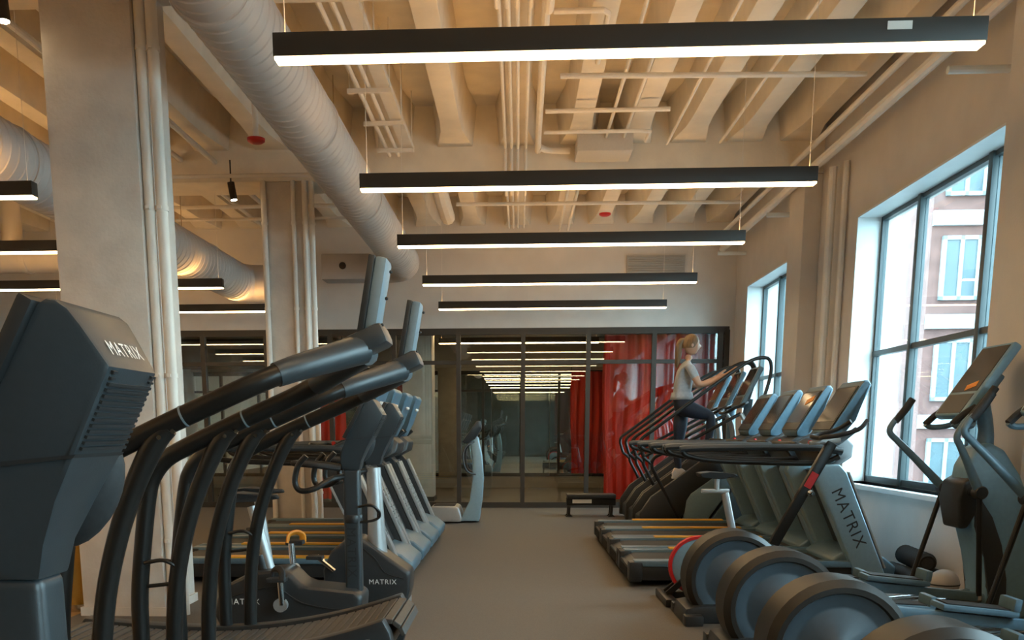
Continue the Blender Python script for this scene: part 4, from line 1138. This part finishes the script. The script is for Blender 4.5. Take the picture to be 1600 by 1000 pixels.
# ---- stair climbers -------------------------------------------------------------------
def climber(y, label):
    root = thing('stair_climber', (2.15, y, 0), label, 'stair climber', 'stair climbers by the windows')
    body = [(1.50, 0.03), (2.95, 0.03), (2.98, 0.6), (2.90, 1.05), (2.68, 1.10), (2.50, 0.93), (1.68, 0.32), (1.50, 0.20)]
    MB().prism(body, y - 0.30, y + 0.30).build('body', 'black_plastic', root, bevel=0.02)
    for s in (-1, 1):
        yy = y + s * 0.34
        MB().prism([(1.46, 0.03), (1.80, 0.03), (2.48, 0.80), (2.66, 1.02), (2.58, 1.14), (2.46, 1.10), (1.60, 0.46), (1.47, 0.26)], yy - 0.045, yy + 0.045).build('stair_cowl', 'dark_shell', root, bevel=0.02)
        MB().prism([(1.98, 0.10), (2.02, 0.42), (2.07, 0.50), (2.34, 0.70), (2.62, 0.88), (2.66, 0.74), (2.22, 0.10)], yy + s * 0.012 - 0.045, yy + s * 0.012 + 0.045).build('side_panel', 'silver_panel', root, bevel=0.02)
        MB().prism([(2.24, 0.06), (2.68, 0.72), (2.90, 0.70), (2.94, 0.06)], yy + s * 0.006 - 0.045, yy + s * 0.006 + 0.045).build('front_cover', 'slate_shell', root, bevel=0.02)
        g = lambda x, z: (x, yy + s * 0.03, z)
        MB().tube([g(1.50, 0.93), g(1.475, 1.01), g(1.455, 1.09), g(1.48, 1.16), g(1.60, 1.25), g(1.83, 1.42), g(2.2, 1.70), g(2.55, 1.95), g(2.72, 2.05), g(2.84, 2.08), g(2.92, 2.06), g(2.95, 1.96), g(2.93, 1.80), g(2.86, 1.55)], 0.021, n=10, sub=4).build('upper_handrail', 'black_metal', root)
        MB().tube([g(1.97, 0.14), g(1.80, 0.44), g(1.66, 0.70), g(1.60, 0.82), g(1.61, 0.90), g(1.67, 0.955), g(1.80, 1.01), g(2.05, 1.13), g(2.4, 1.32), g(2.62, 1.44)], 0.021, n=10, sub=4).build('lower_handrail', 'black_metal', root)
        MB().tube([g(1.50, 0.93), g(1.56, 0.88), g(1.60, 0.84)], 0.019, n=8).build('rail_link', 'black_metal', root)
        MB().tube([g(2.62, 1.44), g(2.70, 1.30), g(2.74, 1.02)], 0.028, n=10, sub=3).build('rail_post', 'silver_paint', root)
    # individual steps
    for k in range(5):
        x0 = 1.62 + k * 0.19
        z0 = 0.335 + k * 0.146
        st = MB().box(x0, x0 + 0.22, y - 0.27, y + 0.27, z0 - 0.02, z0).build('step', 'rubber_black', root, bevel=0.005)
        MB().box(x0 + 0.20, x0 + 0.215, y - 0.27, y + 0.27, z0, z0 + 0.13).build('riser', 'black_plastic', st)
    # console mast and console
    MB().tube([(2.80, y, 1.0), (2.78, y, 1.35), (2.80, y, 1.62)], [0.07, 0.055, 0.05], n=14, sub=3).build('console_mast', 'slate_shell', root)
    d = Vector((0.20, 0, 0.42)).normalized(); nr = Vector((-0.42, 0, 0.20)).normalized()
    cc = Vector((2.77, y, 1.75))
    ch = MB().obox(cc, (0.52, 0.46, 0.06), d, nr).build('console', 'slate_shell', root, bevel=0.02, seg=3)
    MB().obox(cc + nr * 0.031 + d * 0.06, (0.34, 0.40, 0.004), d, nr).build('screen', 'screen', ch)
    MB().obox(cc + nr * 0.031 - d * 0.19, (0.10, 0.36, 0.004), d, nr).build('key_panel', 'black_plastic', ch)
    MB().tube([(2.56, y - 0.28, 1.50), (2.50, y - 0.2, 1.46), (2.48, y, 1.45), (2.50, y + 0.2, 1.46), (2.56, y + 0.28, 1.50)], 0.018, n=10, sub=5).build('front_bar', 'black_metal', root)
    for s in (-1, 1):
        MB().tube([(2.56, y + s * 0.28, 1.50), (2.68, y + s * 0.24, 1.55), (2.76, y + s * 0.1, 1.58)], 0.016, n=8, sub=3).build('bar_arm', 'black_metal', root)
    for xx in (1.60, 2.85):
        MB().box(xx - 0.06, xx + 0.06, y - 0.40, y + 0.40, 0, 0.05).build('floor_bar', 'black_plastic', root, bevel=0.012)
    return root
c0 = climber(11.65, 'nearest stair climber with a woman stepping on it')
dup(c0, 0.02, 0.92, 'middle stair climber of the three')
dup(c0, 0.04, 1.84, 'farthest stair climber beside the back partition')

# ---- whole-body vibration plate ---------------------------------------------------------
t = thing('vibration_plate', (-0.85, 12.9, 0), 'silver vibration platform with curved column before the glass partition', 'vibration plate')
b = MB().prism([(-1.22, 0.05), (-1.19, 0.02), (-0.78, 0.02), (-0.76, 0.06), (-0.80, 0.21), (-0.84, 0.235), (-1.16, 0.235), (-1.20, 0.21)], 12.62, 13.18).build('platform', 'silver_paint', t, bevel=0.03, seg=3)
MB().box(-1.15, -0.86, 12.68, 13.12, 0.234, 0.246).build('mat', 'rubber_black', b, bevel=0.005)
MB().prism_w([(-0.80, 0.02, 0.17), (-0.53, 0.02, 0.15), (-0.49, 0.3, 0.13), (-0.47, 0.6, 0.115), (-0.49, 0.9, 0.105), (-0.54, 1.15, 0.10), (-0.58, 1.20, 0.10), (-0.66, 1.15, 0.105), (-0.62, 0.9, 0.11), (-0.62, 0.6, 0.12), (-0.66, 0.3, 0.135)], 12.9).build('column', 'silver_panel', t, bevel=0.02, seg=3)
MB().prism_w([(-0.76, 1.10, 0.18), (-0.56, 1.38, 0.16), (-0.51, 1.38, 0.15), (-0.50, 1.28, 0.14), (-0.58, 1.14, 0.13), (-0.70, 1.07, 0.16)], 12.9).build('console', 'dark_shell', t, bevel=0.015)
for s in (-1, 1):
    MB().tube([(-0.60, 12.9 + s * 0.10, 1.10), (-0.69, 12.9 + s * 0.22, 1.05), (-0.74, 12.9 + s * 0.26, 0.95), (-0.73, 12.9 + s * 0.26, 0.80), (-0.68, 12.9 + s * 0.22, 0.70), (-0.58, 12.9 + s * 0.11, 0.66)], 0.013, n=10, sub=5).build('handle', 'dark_shell', t)

# ---- low black bench with a white plate -------------------------------------------------
t = thing('low_bench', (1.08, 13.75, 0), 'long low black bench on the floor before the red curtain', 'bench')
MB().box(0.72, 1.43, 13.62, 13.95, 0.27, 0.33).build('seat_pad', 'black_plastic', t, bevel=0.015)
MB().box(0.72, 1.43, 13.66, 13.70, 0.17, 0.27).build('side_beam', 'black_metal', t, bevel=0.006)
MB().box(0.72, 1.43, 13.87, 13.91, 0.17, 0.27).build('side_beam', 'black_metal', t, bevel=0.006)
MB().box(0.80, 1.08, 13.655, 13.66, 0.20, 0.255).build('name_plate', 'label_white', t, label='white plate on the bench side')
for x in (0.76, 1.38):
    for yy in (13.69, 13.88):
        MB().prism([(x - 0.02, 0.27), (x + 0.02, 0.27), (x + 0.01, 0.03), (x + 0.05, 0.0), (x - 0.06, 0.0), (x - 0.03, 0.03)], yy - 0.02, yy + 0.02).build('leg', 'black_metal', t)

# ---- things by the walls -----------------------------------------------------------------
def roller(c, L, r, ang, label):
    root = thing('foam_roller', (c[0], c[1], c[2] - r), label, 'foam roller', 'black foam rollers under the window')
    d = Vector((math.cos(ang), math.sin(ang), 0))
    C = Vector(c)
    P, R = [], []
    n = 15
    for i in range(n):
        P.append(C + d * (L * (i / (n - 1) - 0.5)))
        R.append(r if i % 2 else r - 0.006)
    R[0] = R[-1] = r - 0.02
    MB().tube(P, R, n=20).build('foam', 'foam_black', root, ang=25)
    MB().tube([C - d * (L / 2 + 0.003), C + d * (L / 2 + 0.003)], r * 0.55, n=18).build('core', 'rubber_black', root)
roller((3.305, 7.55, 0.082), 0.62, 0.08, PI / 2 + 0.05, 'lower black foam roller on the floor under the near window')
roller((3.22, 7.62, 0.2195), 0.62, 0.08, PI / 2 - 0.1, 'upper black foam roller leaning on the other roller')
roller((3.135, 7.6, 0.082), 0.62, 0.08, PI / 2 + 0.02, 'black foam roller lying nearest the treadmills')
t = thing('medicine_ball', (3.19, 7.02, 0.0), 'small pale grey ball beside the foam rollers', 'ball')
MB().ball((3.19, 7.02, 0.11), 0.11, n=20, m=12).build('shell', 'grille', t)
MB().lathe([(0.112, 0.105), (0.112, 0.115)], (3.19, 7.02, 0), 'z', 20).build('seam', 'black_plastic', t)
t = thing('waste_bin', (-3.16, 6.32, 0), 'tall brass-coloured waste bin beside the foreground column', 'bin')
MB().lathe([(0.13, 0.0), (0.14, 0.02), (0.14, 0.70), (0.135, 0.71)], (-3.16, 6.40, 0), 'z', 28).build('body', 'brass_bin', t)
MB().lathe([(0.143, 0.0), (0.143, 0.05)], (-3.16, 6.40, 0), 'z', 28).build('base_ring', 'steel', t)
MB().lathe([(0.143, 0.70), (0.143, 0.73), (0.12, 0.75), (0.06, 0.75), (0.06, 0.70)], (-3.16, 6.40, 0), 'z', 28).build('lid', 'steel', t)

# ================================================================== THE PERSON
def person():
    Y0 = 11.65
    root = thing('person', (2.05, Y0, 0.66), 'woman in grey t-shirt and navy leggings on the stair climber holding the rail', 'person')
    J, E, RAD, REG = [], [], [], []
    def jt(x, y, z, rx, ry=None):
        J.append((x, Y0 + y, z)); RAD.append((rx, ry or rx)); return len(J) - 1
    def bone(a, b, reg):
        E.append((a, b)); REG.append(reg)
    pelvis = jt(2.0, 0, 1.555, 0.15, 0.155)
    waist = jt(1.985, 0, 1.70, 0.128, 0.135)
    chest = jt(2.015, 0, 1.90, 0.138, 0.15)
    upch = jt(2.025, 0, 2.01, 0.098, 0.12)
    neck = jt(2.045, 0, 2.085, 0.047)
    head0 = jt(2.07, 0, 2.15, 0.055)
    bone(pelvis, waist, 'navy'); bone(waist, chest, 'tee'); bone(chest, upch, 'tee'); bone(upch, neck, 'tee'); bone(neck, head0, 'skin')
    for s in (-1, 1):
        hip = jt(2.01, s * 0.085, 1.49, 0.112)
        bone(pelvis, hip, 'navy')
        if s > 0:   # far leg straight, on the lower step
            kn = jt(1.985, 0.10, 1.10, 0.062); cf = jt(1.97, 0.10, 0.96, 0.056); an = jt(2.00, 0.10, 0.735, 0.038); tm = jt(2.0, 0.092, 1.30, 0.096)
        else:       # near leg raised, on the upper step
            tm = jt(2.16, -0.095, 1.47, 0.098); kn = jt(2.33, -0.10, 1.42, 0.066); cf = jt(2.33, -0.10, 1.27, 0.058); an = jt(2.30, -0.10, 1.02, 0.038)
        bone(hip, tm, 'navy'); bone(tm, kn, 'navy'); bone(kn, cf, 'navy'); bone(cf, an, 'navy')
        sh = jt(2.035, s * 0.165, 2.015, 0.058)
        bone(upch, sh, 'tee')
        if s < 0:
            um = jt(2.09, -0.20, 1.90, 0.056); el = jt(2.155, -0.225, 1.775, 0.040); fm = jt(2.29, -0.25, 1.81, 0.037); wr_ = jt(2.44, -0.30, 1.885, 0.025)
        else:
            um = jt(2.10, 0.20, 1.90, 0.050); el = jt(2.18, 0.225, 1.785, 0.040); fm = jt(2.31, 0.26, 1.82, 0.037); wr_ = jt(2.46, 0.30, 1.895, 0.025)
        bone(sh, um, 'tee'); bone(um, el, 'skin'); bone(el, fm, 'skin'); bone(fm, wr_, 'skin')
        # palm and fingers curling over the rail
        rail = Vector((wr_ and J[wr_][0] + 0.10, J[wr_][1] + s * 0.04, J[wr_][2] + 0.06))
        pm = jt(J[wr_][0] + 0.045, J[wr_][1] - Y0 + s * 0.02, J[wr_][2] + 0.035, 0.024)
        bone(wr_, pm, 'skin')
        for k in range(4):
            o1 = (k - 1.5) * 0.017
            a = jt(rail.x - 0.01 + o1 * 0.8, rail.y - Y0 + s * 0.005, rail.z + 0.018 + o1 * 0.6, 0.0095)
            b = jt(rail.x + 0.012 + o1 * 0.8, rail.y - Y0 + s * 0.03, rail.z + 0.008 + o1 * 0.6, 0.0088)
            c = jt(rail.x + 0.010 + o1 * 0.8, rail.y - Y0 + s * 0.04, rail.z - 0.018 + o1 * 0.6, 0.008)
            bone(pm, a, 'skin'); bone(a, b, 'skin'); bone(b, c, 'skin')
        a = jt(pm and J[pm][0] + 0.02, J[pm][1] - Y0 - s * 0.022, J[pm][2] - 0.004, 0.0105)
        b = jt(J[pm][0] + 0.05, J[pm][1] - Y0 - s * 0.028, J[pm][2] + 0.008, 0.009)
        bone(pm, a, 'skin'); bone(a, b, 'skin')
    me = bpy.data.meshes.new('body_skeleton')
    off = Vector(root.location)
    me.from_pydata([tuple(Vector(p) - off) for p in J], E, [])
    ob = bpy.data.objects.new('body', me)
    COL.objects.link(ob)
    sk = ob.modifiers.new('skin', 'SKIN')
    if not me.skin_vertices:
        bm = bmesh.new(); bm.from_mesh(me); bm.verts.layers.skin.verify(); bm.to_mesh(me); bm.free()
    for i, r in enumerate(RAD):
        me.skin_vertices[0].data[i].radius = r
    me.skin_vertices[0].data[0].use_root = True
    sk.use_smooth_shade = True
    sk.branch_smoothing = 0.4
    sb = ob.modifiers.new('sub', 'SUBSURF'); sb.levels = 2; sb.render_levels = 2
    dg = bpy.context.evaluated_depsgraph_get()
    me2 = bpy.data.meshes.new_from_object(ob.evaluated_get(dg))
    bpy.data.objects.remove(ob)
    for m_ in ('grey_tee', 'navy', 'skin'): me2.materials.append(MATS[m_])
    idx = {'tee': 0, 'navy': 1, 'skin': 2}
    P = [Vector(p) - off for p in J]
    for po in me2.polygons:
        c = po.center
        best, br = 1e9, 'tee'
        for (a, b), rg in zip(E, REG):
            ab = P[b] - P[a]
            t_ = max(0, min(1, (c - P[a]).dot(ab) / max(1e-9, ab.length_squared)))
            dd = (c - P[a] - ab * t_).length - 0.5 * (RAD[a][0] + RAD[b][0])
            if dd < best: best, br = dd, rg
        if br == 'navy' and c.z + off.z > 1.655: br = 'tee'
        if br == 'tee' and c.z + off.z < 1.63: br = 'navy'
        if br == 'tee' and c.z + off.z > 2.075: br = 'skin'
        po.material_index = idx[br]
        po.use_smooth = True
    body = bpy.data.objects.new('body', me2)
    COL.objects.link(body)
    body.parent = root
    # head with face, facing +x
    hd = MB()
    hc = Vector((2.085, Y0, 2.262))
    vs, fs = [], []
    n, m = 28, 20
    for i in range(m + 1):
        ph = PI * i / m
        for k in range(n):
            th = 2 * PI * k / n
            dx, dy, dz = math.sin(ph) * math.cos(th), math.sin(ph) * math.sin(th), math.cos(ph)
            x = 0.098 * dx; yv = 0.075 * dy; z = 0.118 * dz
            if dz < 0:
                yv *= 1 + 0.28 * dz; x *= 1 + 0.12 * dz
            fr_ = max(0, dx)
            z_rel = z / 0.118
            side = abs(yv)
            if dx > 0.3:
                x += 0.026 * math.exp(-((z_rel + 0.16) / 0.17) ** 2 - (side / 0.015) ** 2)      # nose
                x -= 0.010 * math.exp(-((z_rel - 0.06) / 0.12) ** 2 - ((side - 0.03) / 0.016) ** 2)  # eye sockets
                x += 0.007 * math.exp(-((z_rel + 0.50) / 0.10) ** 2 - (side / 0.025) ** 2)      # lips
                x += 0.012 * math.exp(-((z_rel + 0.85) / 0.16) ** 2 - (side / 0.03) ** 2)       # chin
            vs.append(hc + Vector((x, yv, z)))
    for i in range(m):
        for k in range(n):
            fs.append((i * n + k, (i + 1) * n + k, (i + 1) * n + (k + 1) % n, i * n + (k + 1) % n))
    hd.add(vs, fs)
    h = hd.build('head', 'skin', body, ang=180)
    for s in (-1, 1):
        MB().ball(hc + Vector((0.083, s * 0.031, 0.008)), 0.011, n=10, m=6).build('eye', 'label_white', h)
        MB().ball(hc + Vector((0.0925, s * 0.032, 0.008)), 0.0045, n=8, m=5).build('iris', 'lettering_dark', h)
        MB().obox(hc + Vector((0.088, s * 0.032, 0.03)), (0.006, 0.032, 0.006)).build('eyebrow', 'hair', h)
        MB().ball(hc + Vector((-0.005, s * 0.078, -0.005)), 0.02, 0.008, 0.03, n=10, m=7).build('ear', 'skin', h)
    MB().ball(hc + Vector((0.096, 0, -0.058)), 0.006, 0.02, 0.005, n=10, m=6).build('mouth', 'lip', h)
    hr = MB()
    vs, fs = [], []
    n, m = 28, 12
    for i in range(m + 1):
        ph = PI * 0.60 * i / m
        for k in range(n):
            th = 2 * PI * k / n
            lim = 1.0 if math.cos(th) < 0.2 else 1.0 - 0.52 * (math.cos(th) - 0.2) / 0.8
            p = ph * lim
            rr = 1.10 + 0.012 * math.sin(9 * th + i)
            vs.append(hc + Vector((0.098 * rr * math.sin(p) * math.cos(th) - 0.006, 0.077 * rr * math.sin(p) * math.sin(th), 0.118 * rr * math.cos(p))))
    for i in range(m):
        for k in range(n):
            fs.append((i * n + k, (i + 1) * n + k, (i + 1) * n + (k + 1) % n, i * n + (k + 1) % n))
    hr.add(vs, fs)
    hairo = hr.build('hair', 'hair', body, ang=180)
    MB().tube([hc + Vector((-0.08, 0, 0.05)), hc + Vector((-0.125, 0, 0.045)), hc + Vector((-0.15, 0, -0.02)), hc + Vector((-0.155, 0.0, -0.12)), hc + Vector((-0.165, 0.0, -0.22)), hc + Vector((-0.17, 0, -0.27))], [0.028, 0.035, 0.042, 0.04, 0.03, 0.008], n=14, sub=4).build('ponytail', 'hair', hairo)
    hm = MB()
    hm.add([(1.99 + r_ * 0.146 * math.cos(2 * PI * k / 28), Y0 + r_ * 0.152 * math.sin(2 * PI * k / 28), z_) for (r_, z_) in ((0.85, 1.70), (0.93, 1.65), (0.97, 1.612), (0.9, 1.612)) for k in range(28)],
           [(i * 28 + k, i * 28 + (k + 1) % 28, (i + 1) * 28 + (k + 1) % 28, (i + 1) * 28 + k) for i in range(3) for k in range(28)])
    hm.build('shirt_hem', 'grey_tee', body, ang=180)
    # shoes
    for (ax, ay, az) in ((2.00, 0.10, 0.666), (2.30, -0.10, 0.95)):
        yy = Y0 + ay
        sh = MB().prism_w([(ax - 0.075, az, 0.034), (ax + 0.18, az, 0.036), (ax + 0.205, az + 0.025, 0.03), (ax + 0.18, az + 0.05, 0.036), (ax + 0.09, az + 0.075, 0.042), (ax + 0.04, az + 0.115, 0.038), (ax - 0.055, az + 0.12, 0.036), (ax - 0.085, az + 0.06, 0.036)], yy).build('shoe', 'white_shoe', body, bevel=0.012, seg=3)
        MB().prism_w([(ax - 0.08, az - 0.012, 0.036), (ax + 0.185, az - 0.012, 0.038), (ax + 0.205, az + 0.012, 0.033), (ax - 0.085, az + 0.012, 0.038)], yy).build('sole', 'label_white', sh)
person()
